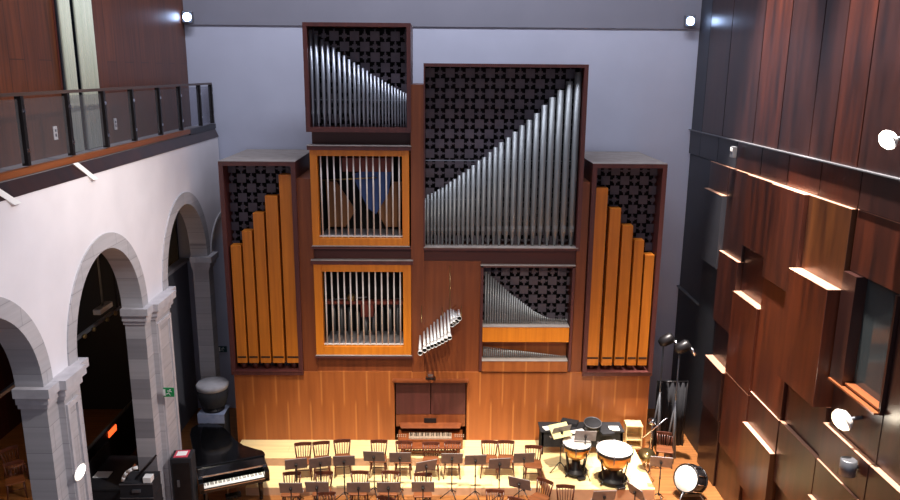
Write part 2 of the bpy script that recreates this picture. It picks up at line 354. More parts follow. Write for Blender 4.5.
for i, y in enumerate(py):
    ps = MB().box(EX-0.045, EX+0.045, y-0.035, y+0.035, 7.54, 8.50).build('post', 'black_metal', rail, world=True)
    for z in (7.75, 8.3): MB().box(EX+0.045, EX+0.055, y-0.03, y+0.03, z-0.025, z+0.025).build('clamp', 'chrome', ps, world=True)
    if i+1 < len(py):
        MB().box(EX-0.006, EX+0.006, y+0.06, py[i+1]-0.06, 7.58, 8.46).build('glass_panel', 'glass', rail, world=True)
# curtain: a hanging pleated sheet
def curtain(y0, y1, pleats, x, z0, z1, amp, taper):
    m = MB(); n = pleats*6; A = []; B = []
    for i in range(n+1):
        t = i/n; y = y0+(y1-y0)*t; xx = x+amp*math.sin(t*pleats*2*PI)
        A.append(m.bm.verts.new((xx, y, z1))); B.append(m.bm.verts.new((xx*1.0, y0+taper+(y1-taper-y0-taper)*t, z0)))
    for i in range(n): m.bm.faces.new((A[i], A[i+1], B[i+1], B[i])).smooth = True
    return m
for (a, b, pl, lab) in ((-3.95, -3.56, 5, 'left half of the pale green curtain on the balcony, narrow and pulled aside'), (-3.40, -2.72, 8, 'right half of the pale green curtain on the balcony, wider drape')):
    o = curtain(a, b, pl, -6.31, 7.47, 11.5, 0.04, 0.0).build('curtain', 'curtain')
    sm = o.modifiers.new('thick', 'SOLIDIFY'); sm.thickness = 0.01
    tag(o, lab, 'curtain', 'balcony curtains')
for (x, y, lab) in ((55, 133, 'white wall socket plate left of the curtain behind the balustrade'), (115, 124, 'white wall socket plate right of the curtain behind the balustrade')):
    q = U(x, y, 'x', -6.37)
    o = thing('wall_socket', lab, 'socket', (q.x, q.y, q.z), 0, 'balcony wall sockets')
    MB().box(0.0, 0.015, -0.06, 0.06, -0.11, 0.11).build('plate', 'white', o, bevel=0.004)
    MB().box(0.015, 0.018, -0.025, 0.025, -0.06, -0.01).box(0.015, 0.018, -0.025, 0.025, 0.02, 0.06).build('outlet', 'grey_metal', o)

# corridor rails seen through the arches
for (z, xr, a, b, lab) in ((4.22, -6.32, -9.0, -2.2, 'long dark batten with small fittings crossing the arches at capital height'), ):
    t = thing('lighting_batten', lab, 'batten', (-6.85, -4, 3.9))
    MB().box(-6.9, -6.84, -12.5, -1.5, 3.86, 3.92).build('bar', 'grey_metal', t, world=True)
    for y in (-5.6, -3.3, -2.9, -2.3, -1.9): MB().rod((-6.8, y, 3.89), (-6.76, y, 3.89), 0.045).build('fitting', 'brass', t, world=True)
    for y in (-12, -8.3, -7.4, -4.4, -1.6): MB().box(-6.89, -6.85, y, y+0.05, 3.92, 7.2).build('hanger', 'black_metal', t, world=True)
t = thing('stair_balustrade', 'black panelled balustrade with a thin pale handrail inside the middle arch', 'balustrade', (-7.6, -0.6, FZ))
MB().box(-7.63, -7.57, -2.6, 0.5, 0.83, 0.87).build('handrail', 'grey_metal', t, world=True)
MB().box(-7.62, -7.58, -2.6, 0.5, FZ, 0.80).build('panel', 'black_metal', t, world=True)
q = U(112, 426, 'x', -7.57)
MB().box(-7.58, -7.56, q.y-0.2, q.y+0.2, 0.62, 0.76).build('red_lamp', 'orange_light', t, 'glowing orange red marker light', world=True)
q = U(103, 308, 'x', -7.0)
t = thing('ceiling_projector', 'small white fixture on a bracket inside the middle arch above the batten', 'projector', (q.x, q.y, q.z))
MB().box(-0.08, 0.08, -0.3, 0.3, -0.06, 0.06).build('housing', 'white', t, bevel=0.02)
MB().rod((0, 0.3, 0), (0, 0.36, 0), 0.04).build('lens', 'black_metal', t)
MB().rod((0, 0, 0.06), (0, 0, 7.2-q.z), 0.02).build('bracket_arm', 'grey_metal', t)

# exit signs
def exit_sign(name, loc, nx, lab, col, w, h):
    """plate facing +x (nx=1) or -y (nx=0)"""
    t = thing(name, lab, 'exit sign', loc, 0 if nx else -PI/2)
    MB().box(0, 0.02, -w/2, w/2, -h/2, h/2).build('plate', col, t)
    m = MB(); k = h/0.3
    m.lathe([(0.022*k, 0), (0.022*k, 0.004)], n=10).xf(Matrix.Translation((0.02, 0.05*k, 0.09*k)) @ Matrix.Rotation(PI/2, 4, 'Y'))
    def lim(a, b): m.hexa([(0.02, a[0]*k, (a[1]-0.014)*k), (0.024, a[0]*k, (a[1]-0.014)*k), (0.024, b[0]*k, (b[1]-0.014)*k), (0.02, b[0]*k, (b[1]-0.014)*k), (0.02, a[0]*k, (a[1]+0.014)*k), (0.024, a[0]*k, (a[1]+0.014)*k), (0.024, b[0]*k, (b[1]+0.014)*k), (0.02, b[0]*k, (b[1]+0.014)*k)])
    for a, b in (((0.04, 0.06), (0.0, -0.02)), ((0.04, 0.05), (0.1, 0.02)), ((0.03, 0.05), (-0.04, 0.05)), ((0.0, -0.02), (0.05, -0.1)), ((0.0, -0.02), (-0.08, -0.06))): lim(a, b)
    m.box(0.02, 0.024, -0.17*k, -0.1*k, -0.11*k, 0.11*k)
    m.build('running_figure', 'white', t)
q = U(169, 392, 'y', -2.97)
exit_sign('exit_sign', (q.x, q.y, q.z), 0, 'bright green emergency exit sign on the stone pilaster', 'green', 0.21, 0.19)
q = U(222.5, 349, 'y', 2.58)
exit_sign('exit_sign', (q.x, q.y, q.z), 0, 'small dim teal exit sign on the back wall left of the organ', 'teal', 0.24, 0.17)
q = U(80, 472, 'x', WX+0.157)
t = thing('wall_lamp', 'oval white glowing lamp on the nearest stone pier', 'lamp', (q.x, q.y, q.z))
MB().lathe([(0.0, 0.05), (0.1, 0.045), (0.16, 0.02), (0.17, 0)]).xf(Matrix.Rotation(PI/2, 4, 'Y') @ Matrix.Scale(1.6, 4, (0, 1, 0)) @ Matrix.Scale(0.62, 4)).build('diffuser', 'lamp', t)
MB().lathe([(0.19, -0.005), (0.19, 0.01)]).xf(Matrix.Rotation(PI/2, 4, 'Y') @ Matrix.Scale(1.6, 4, (0, 1, 0)) @ Matrix.Scale(0.62, 4)).build('bezel', 'white', t)
# ------------------------------------------------------------------ right wall: panelling
wr = struct(MB().box(6.62, 6.9, -9.5, 2.6, FZ, 13.5).build('wall_right', 'void'))
def YX(px, pz, X): return U(px, pz, 'x', X).y
ub = [2.58]+[YX(x, 100, 6.5) for x in (704.5, 725.5, 757, 783, 815, 838, 866)] + [-7.4, -8.5, -9.5]
ubm = ['slate', 'mahog_dark', 'mahog_dark', 'mahog', 'mahog_dark', 'mahog_dark', 'mahog', 'mahog_dark', 'mahog_dark', 'mahog_dark']
for a, b, mm in zip(ub, ub[1:], ubm):
    MB().box(6.5, 6.64, b+0.015, a-0.015, 7.45, 13.5).build('wall_board', mm, wr)
MB().box(6.43, 6.64, -9.5, 2.58, 7.44, 7.46).build('picture_ledge', 'grey_metal', wr)
bs_ = [2.58]+[YX(x, y, 6.4) for x, y in ((698, 133), (715.5, 139), (734, 144), (758.7, 150), (785.5, 157), (817.5, 165), (857, 175))] + [-6.9, -8.2, -9.5]
for i, (a, b) in enumerate(zip(bs_, bs_[1:])):
    MB().box(6.48, 6.64, b+0.012, a-0.012, 6.85, 7.43).build('band_panel', ['slate', 'slate', 'slate', 'mahog_dark', 'mahog_dark', 'mahog', 'mahog', 'mahog_dark', 'mahog_dark', 'mahog_dark'][i], wr)
S = [2.58, 1.72, 0.85, -0.37, -1.5, -2.8, -4.15, -5.55, -6.95, -8.3, -9.5]
G = 0.01
# per bay: (z top, z bottom, face, material)
bays = {
 0: [(6.83, 3.27, 6.52, 'slate'), (3.24, FZ, 6.50, 'slate_dark')],
 1: [(6.83, 3.27, 6.50, 'slate'), (3.24, FZ, 6.48, 'slate_dark')],
 2: [(6.83, 6.2, 6.45, 'mahog_dark'), (6.19, 4.5, 6.35, 'slate'), (4.49, FZ, 6.47, 'slate_dark')],
 3: [(6.83, 4.95, 6.45, 'mahog_dark'), (4.94, 3.3, 6.38, 'mahog'), (3.29, 2.41, 6.46, 'mahog_dark'), (2.40, 1.25, 6.28, 'mahog_dark'), (1.24, FZ, 6.32, 'mahog_dark')],
 4: [(6.83, 5.35, 6.40, 'mahog'), (5.34, 4.32, 6.50, 'mahog'), (4.31, 2.47, 6.33, 'mahog_red'), (2.46, 0.75, 6.33, 'mahog_red'), (0.74, FZ, 6.36, 'mahog')],
 5: [(6.83, 5.0, 6.34, 'mahog'), (4.99, 2.57, 6.38, 'mahog_red'), (2.56, 1.89, 6.36, 'mahog'), (1.88, 0.55, 6.27, 'mahog_gold'), (0.54, FZ, 6.42, 'mahog_red')],
 6: [(6.83, 5.53, 6.42, 'mahog_gold'), (5.52, 3.5, 6.2, 'mahog_red'), (3.49, 2.58, 6.44, 'mahog'), (2.57, 1.35, 6.37, 'mahog'), (1.34, FZ, 6.45, 'mahog')],
 7: [(6.83, 5.86, 6.50, 'mahog'), (4.02, 3.24, 6.50, 'mahog'), (3.23, 2.58, 6.40, 'mahog'), (2.57, 1.9, 6.37, 'mahog_dark'), (1.89, FZ, 6.30, 'mahog')],
 8: [(6.83, 3.24, 6.50, 'mahog_dark'), (3.23, 1.6, 6.40, 'mahog_dark'), (1.59, FZ, 6.44, 'mahog')],
 9: [(6.83, 3.0, 6.50, 'mahog_dark'), (2.99, FZ, 6.40, 'mahog')],
}
for k, lst in bays.items():
    for zt, zb, X, mm in lst:
        wp_ = MB().box(X, 6.64, S[k+1]+G, S[k]-G, zb, zt).build('wall_panel', mm, wr, bevel=0.006)
        if k > 1: MB().box(X, 6.62, S[k+1]+G, S[k]-G, zt, zt+0.008).build('lit_top', 'cap', wp_)  # thin sheet added on each box, its pale tone standing for toplight
MB().box(6.44, 6.56, 0.86, 2.57, 3.24, 3.27).build('metal_strip', 'grey_metal', wr)
# control room window in bay 7
wn = struct(MB().box(6.585, 6.60, -6.9, -5.95, 4.12, 5.84).build('window_2', 'window_glass'))
MB().box(6.40, 6.62, -5.95, -5.57, 4.03, 5.85).box(6.44, 6.62, -6.95, -6.9, 4.03, 5.85).build('window_frame', 'mahog_dark', wn)
MB().box(6.36, 6.62, -6.93, -5.6, 4.03, 4.06).box(6.44, 6.62, -6.93, -5.8, 4.09, 4.12).build('window_sill', 'trimwood', wn)
def wall_lamp(px, py_, mat, lab, r, X):
    q = U(px, py_, 'x', X)
    t = thing('wall_spotlight', lab, 'wall light', (q.x, q.y, q.z), 0, 'spotlights on the right wall')
    MB().lathe([(0.02, -r*0.75), (r*0.6, -r*0.62), (r*0.95, -r*0.2), (r, 0)]).xf(Matrix.Rotation(-PI/2-0.5, 4, 'Y')).build('shade', 'white', t)
    MB().lathe([(r*0.97, 0.0), (r*0.85, r*0.35), (r*0.5, r*0.6), (0.01, r*0.7)]).xf(Matrix.Rotation(-PI/2-0.5, 4, 'Y')).build('lens', mat, t)
    MB().rod((0.0, 0, 0), (6.55-q.x, 0, 0.05), 0.03).build('arm', 'grey_metal', t)
    l = light('POINT', 'lamp_light', (q.x-0.25, q.y, q.z+0.05), (0, 0, 0), 10, (1, 0.88, 0.68), shadow_soft_size=0.08)
    return t
wall_lamp(888, 140, 'lamp', 'glowing white bowl spotlight high on the right wall above the ledge', 0.145, 6.2)
wall_lamp(842, 420, 'lampwarm', 'glowing warm spotlight under the dark window of the right wall', 0.18, 6.2)
q = U(735, 152, 'x', 6.39)
t = thing('wall_sensor', 'small pale sensor box on the upper band of the right wall', 'sensor', (q.x, q.y, q.z))
MB().box(-0.08, 0.01, -0.09, 0.09, -0.12, 0.12).build('housing', 'grey_metal', t, bevel=0.01)
MB().box(-0.09, -0.078, -0.05, 0.05, 0.02, 0.09).build('front_plate', 'white', t)
q = U(848, 467, 'x', 6.25)
t = thing('wall_can', 'small pale grey cylinder fitting on the lower right wall', 'fitting', (q.x, q.y, q.z))
MB().lathe([(0.1, -0.13), (0.12, -0.12), (0.12, 0.12), (0.1, 0.13)]).build('body', 'grey_metal', t)
MB().rod((0, 0, 0), (0.15, 0, 0), 0.03).build('bracket', 'black_metal', t)
# LED floodlights in the top corners
for (x, y, lab) in ((187, 17, 'small blue white floodlight at the top left corner of the back wall'), (690.5, 21, 'small blue white floodlight at the top right corner of the back wall')):
    q = U(x, y, 'y', 2.35)
    t = thing('floodlight', lab, 'floodlight', (q.x, q.y, q.z), 0, 'corner floodlights')
    MB().box(-0.13, 0.13, 0, 0.12, -0.14, 0.14).build('housing', 'grey_metal', t, bevel=0.02)
    MB().lathe([(0.1, 0), (0.08, 0.05), (0.005, 0.07)]).xf(Matrix.Rotation(PI/2, 4, 'X')).build('lens', 'led', t)
    MB().box(-0.02, 0.02, 0.12, 0.21, -0.04, 0.04).build('bracket', 'grey_metal', t)

# ------------------------------------------------------------------ the organ
organ = thing('pipe_organ', 'large wooden pipe organ with stepped cases filling the back wall', 'pipe organ', (0.1, 0, FZ))
def OB(m, name, mat, parent=organ, label=None, bevel=0.0, kind=None): return m.build(name, mat, parent, label, bevel, True, kind)
def X0(px, py_, Y=0.0): return U(px, py_, 'y', Y).x
def Z0(px, py_, Y=0.0): return U(px, py_, 'y', Y).z
# base and body
NX0, NX1, NZ = -1.08, 0.68, 1.56
b = MB().box(-4.94, NX0, 0.0, 2.3, FZ, 1.79).box(NX1, 5.13, 0.0, 2.3, FZ, 1.79).box(NX0, NX1, 0.0, 2.3, NZ, 1.79).box(NX0, NX1, 0.75, 2.3, FZ, NZ)
OB(b, 'base_panel', 'base')
b = MB().box(-3.28, -2.93, 0.04, 2.3, 1.79, 6.47).box(-0.66, -0.36, 0.02, 1.9, 1.79, 8.58).box(3.2, 3.44, 0.04, 2.3, 1.79, 6.43).box(-0.36, 0.97, 0.06, 2.3, 1.79, 4.55)
b.box(-2.93, -0.66, 0.08, 0.35, 1.79, 2.25).box(0.97, 3.2, 0.06, 0.35, 1.72, 1.84)
OB(b, 'case_body', 'body')
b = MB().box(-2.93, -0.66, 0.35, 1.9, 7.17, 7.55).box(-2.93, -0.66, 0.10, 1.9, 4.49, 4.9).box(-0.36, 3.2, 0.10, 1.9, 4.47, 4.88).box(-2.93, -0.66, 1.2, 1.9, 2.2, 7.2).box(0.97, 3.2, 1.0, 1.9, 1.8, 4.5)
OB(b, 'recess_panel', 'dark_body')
# shared builders
def case(name, x0, x1, z0, z1, yf, yb, tl, tr, tt, tb, mat='frame'):
    m = MB().box(x0, x1, yf, yb, z1-tt, z1).box(x0, x1, yf, yb, z0, z0+tb).box(x0, x0+tl, yf, yb, z0+tb, z1-tt).box(x1-tr, x1, yf, yb, z0+tb, z1-tt)
    m.box(x0, x1, yb-0.05, yb, z0, z1)
    return OB(m, name, mat)
def lattice(x0, x1, z0, z1, y, parent, pitch=0.226, ox=0.0, oz=0.0):
    m = MB(); nx = int((x1-x0)/pitch)+2; nz = int((z1-z0)/pitch)+2
    def plate(cx, cz, hw, yy=0.0):
        a, b_, c, d = max(cx-hw, x0), min(cx+hw, x1), max(cz-hw, z0), min(cz+hw, z1)
        if b_-a > 0.01 and d-c > 0.01: m.box(a, b_, y+yy, y+yy+0.02, c, d)
    for i in range(nx):
        for j in range(nz):
            cx, cz = x0+ox+(i+0.3)*pitch, z1-oz-(j+0.5)*pitch
            if (i+j) % 2 == 0:
                plate(cx, cz, 0.102)
                plate(cx, cz, 0.062, -0.006)
            else:
                plate(cx, cz, 0.05)
                for sx, sz in ((1, 0), (-1, 0), (0, 1), (0, -1)):   # little links towards the big plates
                    plate(cx+sx*0.08, cz+sz*0.08, 0.02, 0.001)
    for i in range(nx):
        cx = x0+ox+(i+0.3)*pitch
        if x0 < cx < x1: m.box(cx-0.012, cx+0.012, y+0.021, y+0.032, z0, z1)
    for j in range(nz):
        cz = z1-oz-(j+0.5)*pitch
        if z0 < cz < z1: m.box(x0, x1, y+0.033, y+0.044, cz-0.012, cz+0.012)
    o = OB(m, 'lattice', 'lattice', parent)
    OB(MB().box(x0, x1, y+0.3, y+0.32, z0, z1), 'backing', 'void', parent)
    return o
def metal_pipe(x, z_toe, z_mouth, z_top, r, y, parent, mat='tin', name='metal_pipe'):
    m = MB()
    m.lathe([(r*0.28, z_toe), (r*0.36, z_toe+0.02), (r*0.97, z_mouth), (r, z_mouth+0.005), (r, z_top), (r*0.9, z_top), (r*0.88, z_top-0.03)], (x, y, 0), 14)
    m.box(x-r*0.55, x+r*0.55, y-r*1.06, y-r*0.7, z_mouth+r*0.5, z_mouth+r*1.6)          # flattened upper lip
    m.box(x-r*0.62, x+r*0.62, y-r*1.0, y-r*0.6, z_mouth-0.015, z_mouth+0.01)
    return OB(m, name, mat, parent)
def wooden_pipe(x0, x1, z0, z1, y0, y1, parent):
    m = MB().box(x0, x1, y0, y1, z0, z1)
    o = OB(m, 'wooden_pipe', 'pipewood', parent, bevel=0.006)
    return o
# --- upper left case
ul = case('organ_case', -2.99, -0.65, 7.53, 9.88, -0.04, 1.3, 0.09, 0.09, 0.08, 0.10)
lattice(-2.88, -0.72, 7.6, 9.78, 0.32, ul, oz=0.05)
tops = [(57,58),(80,77),(105,98),(127,115),(150,130),(172,148),(193,162),(213,177),(233,190),(250,200),(268,212),(285,223),(300,235),(315,243),(330,250),(345,258),(358,268),(371,276),(384,284),(396,290),(408,296),(419,302),(430,308),(440,312),(448,316)]
PY = 0.16
xs = [X0(295+a/4, 15+b_/4, PY) for a, b_ in tops]
for i, (a, b_) in enumerate(tops):
    sp = (xs[i+1]-xs[i]) if i < len(xs)-1 else (xs[i]-xs[i-1])
    metal_pipe(xs[i]+0.02, 7.62, Z0(330, 113.5, PY), Z0(295+a/4, 15+b_/4, PY), min(sp*0.33, 0.046), PY, ul)
OB(MB().box(-2.88, -0.72, 0.225, 0.245, Z0(360, 100.5, 0.2), Z0(360, 99.7, 0.2)), 'rack_rail', 'tin', ul)
# --- big middle case
bb = case('organ_case', -0.37, 3.26, 4.83, 9.04, -0.04, 1.5, 0.03, 0.09, 0.07, 0.06)
lattice(-0.34, 3.17, 4.89, 8.97, 0.36, bb, ox=0.04, oz=0.02)
tb = [(425.8,198),(428.7,195),(432.6,193.3),(435.9,191.8),(439.7,189.6),(443.4,187.8),(447.4,184.7),(451.3,181.9),(455.5,179),(460.1,175.3),(464.5,172.6),(469.3,169.3),(474.2,165.4),(479.7,160.6),(485.2,157.3),(490.9,152.2),(496.4,147.2),(502.2,142.3),(509.2,137.5),(516,131.8),(523.1,125.4),(530.3,119.9),(537.8,113.3),(545.5,105),(553.4,97.3),(561.5,90.2),(570.3,81.4),(579.3,72)]
xs = [X0(a, b_, PY) for a, b_ in tb]
for i, (a, b_) in enumerate(tb):
    sp = (xs[i+1]-xs[i]) if i < len(xs)-1 else (xs[i]-xs[i-1])
    metal_pipe(xs[i]-0.02, 4.90, Z0(500, 230, PY), Z0(a, b_, PY), min(sp*0.41, 0.082), PY, bb, 'tin_dull')
OB(MB().box(-0.34, 1.0, 0.25, 0.27, Z0(460, 200.5, 0.2), Z0(460, 199.7, 0.2)), 'rack_rail', 'tin', bb)
OB(MB().box(-0.34, 3.17, 0.25, 0.27, Z0(500, 161.5, 0.2), Z0(500, 160.7, 0.2)), 'rack_rail', 'tin', bb)
OB(MB().box(-0.37, 3.22, -0.06, 0.3, 4.89, 4.905), 'toe_board', 'topboard', bb)
# --- side towers
def tower(x0, x1, pipes, slot_px, bot_px, yb):
    t = case('organ_tower', x0, x1, 1.74, 6.86, -0.08, yb, 0.10, 0.10, 0.09, 0.09)
    OB(MB().box(x0, x1, -0.07, yb, 6.862, 6.875), 'top_board', 'topboard', t, 'dusty grey top board')
    lattice(x0+0.1, x1-0.1, 1.83, 6.77, 0.34, t)
    for (pa, pb, ptop) in pipes:
        a, b_ = X0(pa, ptop, 0.0), X0(pb, ptop, 0.0); zt = Z0(pa, ptop, 0.0); zb = Z0(pa, bot_px, 0.0)
        wp = wooden_pipe(a+0.012, b_-0.012, zb, zt, 0.0, 0.27, t)
        zs = Z0(pa, slot_px, 0.0); c = (a+b_)/2; hw = (b_-a)/2-0.025
        OB(MB().box(c-hw, c+hw, -0.006, 0.01, zs-0.02, zs+0.02), 'pipe_mouth', 'void', t)
        OB(MB().rod((c, 0.14, 1.83), (c, 0.14, zb+0.01), 0.06, 0.09), 'pipe_foot', 'dark_body', t)
    OB(MB().box(x0+0.02, x1-0.02, -0.10, 0.3, 1.83, 1.845), 'toe_board', 'frame', t)
    return t
tower(-4.98, -3.26, [(229.8, 241, 245.6), (241.2, 252, 231), (252.2, 264, 213), (264.2, 277.6, 196), (278, 291.8, 174.6)], 357, 363, 2.55)
tower(3.46, 5.15, [(595, 608.8, 188), (609.8, 622, 208.4), (622.4, 634, 225.7), (634.4, 645, 240.4), (644.8, 655.2, 255)], 358, 365.5, 2.55)
# --- two swell boxes with white bars
def swell(px0, py0, px1, py1, ix0, iy0, ix1, iy1, n):
    x0, x1 = X0(px0, py0), X0(px1, py0); z1, z0 = Z0((px0+px1)/2, py0), Z0((px0+px1)/2, py1)
    a0, a1 = X0(ix0, iy0), X0(ix1, iy0); c1, c0 = Z0((ix0+ix1)/2, iy0), Z0((ix0+ix1)/2, iy1)
    s = OB(MB().box(x0, a0, -0.03, 0.2, z0, z1).box(a1, x1, -0.03, 0.2, z0, z1).box(a0, a1, -0.03, 0.2, c1, z1).box(a0, a1, -0.03, 0.2, z0, c0), 'swell_box', 'orange', bevel=0.008)
    OB(MB().box(x0-0.05, x1+0.05, -0.06, 0.3, z1, z1+0.09).box(x0-0.04, x1+0.04, -0.07, 0.2, z0-0.07, z0-0.03), 'cornice', 'frame', s)
    OB(MB().box(x0-0.05, x1+0.05, -0.07, 0.3, z1+0.09, z1+0.105).box(x0-0.01, x1+0.01, -0.075, -0.03, z0-0.012, z0+0.004), 'ledge_strip', 'topboard', s)
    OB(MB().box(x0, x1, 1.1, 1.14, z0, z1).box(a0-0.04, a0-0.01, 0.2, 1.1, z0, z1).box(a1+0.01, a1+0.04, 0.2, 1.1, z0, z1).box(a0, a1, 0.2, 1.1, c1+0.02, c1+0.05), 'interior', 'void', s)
    OB(MB().box(a0, a1, 0.2, 1.1, c0-0.04, c0-0.01), 'interior_floor', 'slab', s)
    for k in range(n):
        x = a0+0.07+(a1-a0-0.14)*k/(n-1)
        OB(MB().rod((x, 0.05, c0-0.03), (x, 0.05, c1+0.01), 0.018, n=8), 'bar', 'white_bar', s)
    OB(MB().box(a0, a1, 0.03, 0.07, c0+0.02, c0+0.045), 'bottom_rail', 'white_bar', s)
    return s, a0, a1, c0, c1
s1, a0, a1, c0, c1 = swell(309.5, 150, 409, 245.5, 317, 156, 402, 238, 13)
OB(MB().box(a0+0.5, a1-0.25, 0.5, 0.75, c1-0.42, c1-0.1), 'wind_trunk', 'redwood', s1)
cx = (a0+a1)/2+0.25
OB(MB().prism([(cx-0.5, c1-0.5), (cx+0.45, c1-0.25), (cx+0.35, c0+0.95), (cx+0.05, c0+0.45), (cx-0.15, c0+0.6)], 'y', 0.6, 0.66), 'blue_cloth', 'blue', s1)
OB(MB().prism([(a0+0.1, c0+0.1), (a0+0.5, c0+0.1), (a0+0.75, c0+0.5), (a0+0.3, c1-0.7), (a0+0.05, c1-0.7)], 'y', 0.8, 0.86), 'side_board', 'ochre', s1)
OB(MB().prism([(a1-0.1, c0+0.1), (a1-0.45, c0+0.1), (a1-0.65, c0+0.5), (a1-0.25, c1-0.7), (a1-0.05, c1-0.7)], 'y', 0.8, 0.86), 'side_board', 'ochre', s1)
OB(MB().rod((a0+0.02, 0.45, c1-0.62), (a0+1.3, 0.45, c1-0.55), 0.018), 'tie_rod', 'brass', s1)
s2, a0, a1, c0, c1 = swell(313.5, 264, 411, 354.5, 321.8, 271.6, 403, 346, 13)
OB(MB().box(a0, a1, 0.45, 0.62, c0+0.90, c0+0.98), 'wind_trunk', 'redwood', s2)
OB(MB().box(a0+0.85, a0+1.15, 0.4, 0.65, c0+0.6, c0+0.9), 'wind_box', 'redwood', s2)
OB(MB().rod((a0+0.1, 0.4, c0+1.03), (a0+1.0, 0.4, c0+1.1), 0.018), 'tie_rod', 'tin', s2)
OB(MB().lathe([(0.03, 0), (0.1, 0.02), (0.12, 0.1), (0.06, 0.17), (0.02, 0.18)], (a0+0.62, 0.42, c0+1.0)), 'motor', 'brass', s2)
OB(MB().box(a0+0.1, a1-0.1, 0.9, 0.95, c1-0.22, c1-0.05), 'side_board', 'ochre', s2)
for k in range(9):
    OB(MB().rod((a0+0.12+k*0.2, 0.85, c0), (a0+0.12+k*0.2, 0.85, c0+0.45+0.12*abs(k-4)), 0.05), 'inner_pipe', 'tin_dull', s2)
# --- small positive case
pz1, pz0 = 4.46, 1.83
po = OB(MB().box(0.97, 1.03, -0.02, 0.9, pz0, pz1).box(3.12, 3.18, -0.02, 0.9, pz0, pz1).box(0.97, 3.18, -0.02, 0.9, pz1-0.04, pz1), 'positive_case', 'frame')
zr1, zr0 = Z0(525, 326.5), Z0(525, 341.5)
OB(MB().box(1.03, 3.10, -0.05, 0.45, zr0, zr1), 'cross_board', 'orange', po, bevel=0.008)
OB(MB().box(1.03, 3.10, -0.06, 0.45, zr1, zr1+0.015), 'toe_board', 'topboard', po)
zs1, zs0 = Z0(525, 360.5), Z0(525, 371)
OB(MB().box(1.03, 3.10, -0.05, 0.5, zs0, zs1), 'lower_shelf', 'base', po, bevel=0.006)
OB(MB().box(1.03, 3.10, -0.06, 0.5, zs1, zs1+0.015), 'toe_board', 'topboard', po)
OB(MB().box(1.03, 3.10, 0.24, 0.29, zs1, zr0), 'back_panel', 'base', po)
OB(MB().box(0.96, 3.19, -0.04, 0.9, pz1, pz1+0.02), 'top_ledge', 'topboard', po)
lattice(1.03, 3.12, zr1, pz1-0.04, 0.34, po, ox=0.03, oz=0.08)
curve = [(0, 272.1), (0.148, 282.5), (0.30, 294.2), (0.366, 297.6), (0.455, 303.3), (0.578, 311), (0.73, 317.6), (0.88, 320.2), (1, 320.9)]
def crv(t):
    for (t0, v0), (t1, v1) in zip(curve, curve[1:]):
        if t <= t1: return v0+(v1-v0)*(t-t0)/(t1-t0)
    return curve[-1][1]
N = 40; x = 1.07
step = [0.062-0.022*i/(N-1) for i in range(N)]; k = (3.08-1.07)/sum(step)
for i in range(N):
    st = step[i]*k; t = (x-1.07)/(3.08-1.07)
    metal_pipe(x+st*0.5, zr1+0.015, zr1+0.14, Z0(525, crv(t), 0.12), st*0.40, 0.12, po, 'tin_dull')
    x += st
m = MB(); x = 1.06; N = 42
for i in range(N):
    st = 2.02/N; t = i/(N-1); zt = Z0(525, 346.5+9.5*t, 0.12); r = st*0.4
    m.lathe([(r*0.3, zs1+0.015), (r, zs1+0.08), (r, zt), (r*0.8, zt)], (x+st/2, 0.12, 0), 8); x += st
OB(m, 'small_pipes', 'tin_dull', po, kind='stuff')
# --- horizontal trumpets
rack = OB(MB().hexa([(X0(424, 345), -0.02, 2.62), (X0(456, 310), -0.02, 3.42), (X0(456, 310), 0.08, 3.42), (X0(424, 345), 0.08, 2.62), (X0(424, 345), -0.02, 2.68), (X0(456, 310), -0.02, 3.48), (X0(456, 310), 0.08, 3.48), (X0(424, 345), 0.08, 2.68)]), 'trumpet_rack', 'body')
tr = [((72, 340), (72, 405)), ((86, 327), (88, 395)), ((98, 315), (102, 386)), ((110, 305), (115, 380)), ((122, 295), (127, 376)), ((134, 285), (139, 370)), ((147, 272), (151, 364)), ((159, 262), (163, 357)), ((170, 252), (177, 350)), ((181, 248), (186, 304)), ((190, 246), (194, 298)), ((199, 256), (203, 291)), ((209, 250), (212, 281))]
for i, ((ax_, ay), (bx_, by)) in enumerate(tr):
    p0 = U(400+ax_/3.57, 240+ay/3.57, 'y', 0.06)
    L = 0.95 if i < 9 else 0.6
    p1_ = U(400+bx_/3.57, 240+by/3.57, 'y', -L)
    d = (p1_-p0).normalized()
    m = MB().rod(p0, p1_-d*0.2, 0.024, 0.036, n=12).rod(p1_-d*0.2, p1_, 0.036, 0.056, n=14, cap=False)
    tp = OB(m, 'trumpet_pipe', 'trumpet', rack)
    tp.modifiers.new('thick', 'SOLIDIFY').thickness = 0.004
    OB(MB().rod(p1_-d*0.04, p1_-d*0.02, 0.046, n=14), 'bell_shade', 'void', rack)  # black disc painting in the shade inside the bell
for (ax_, ay, bx_, by) in ((450, 266, 450, 309), (421.6, 306, 421.6, 322), (442, 307, 443, 316), (461.5, 306, 461, 317)):
    OB(MB().rod(U(ax_, ay, 'y', 0.0), U(bx_, by, 'y', -0.45), 0.008, n=6), 'support_wire', 'brass', rack)
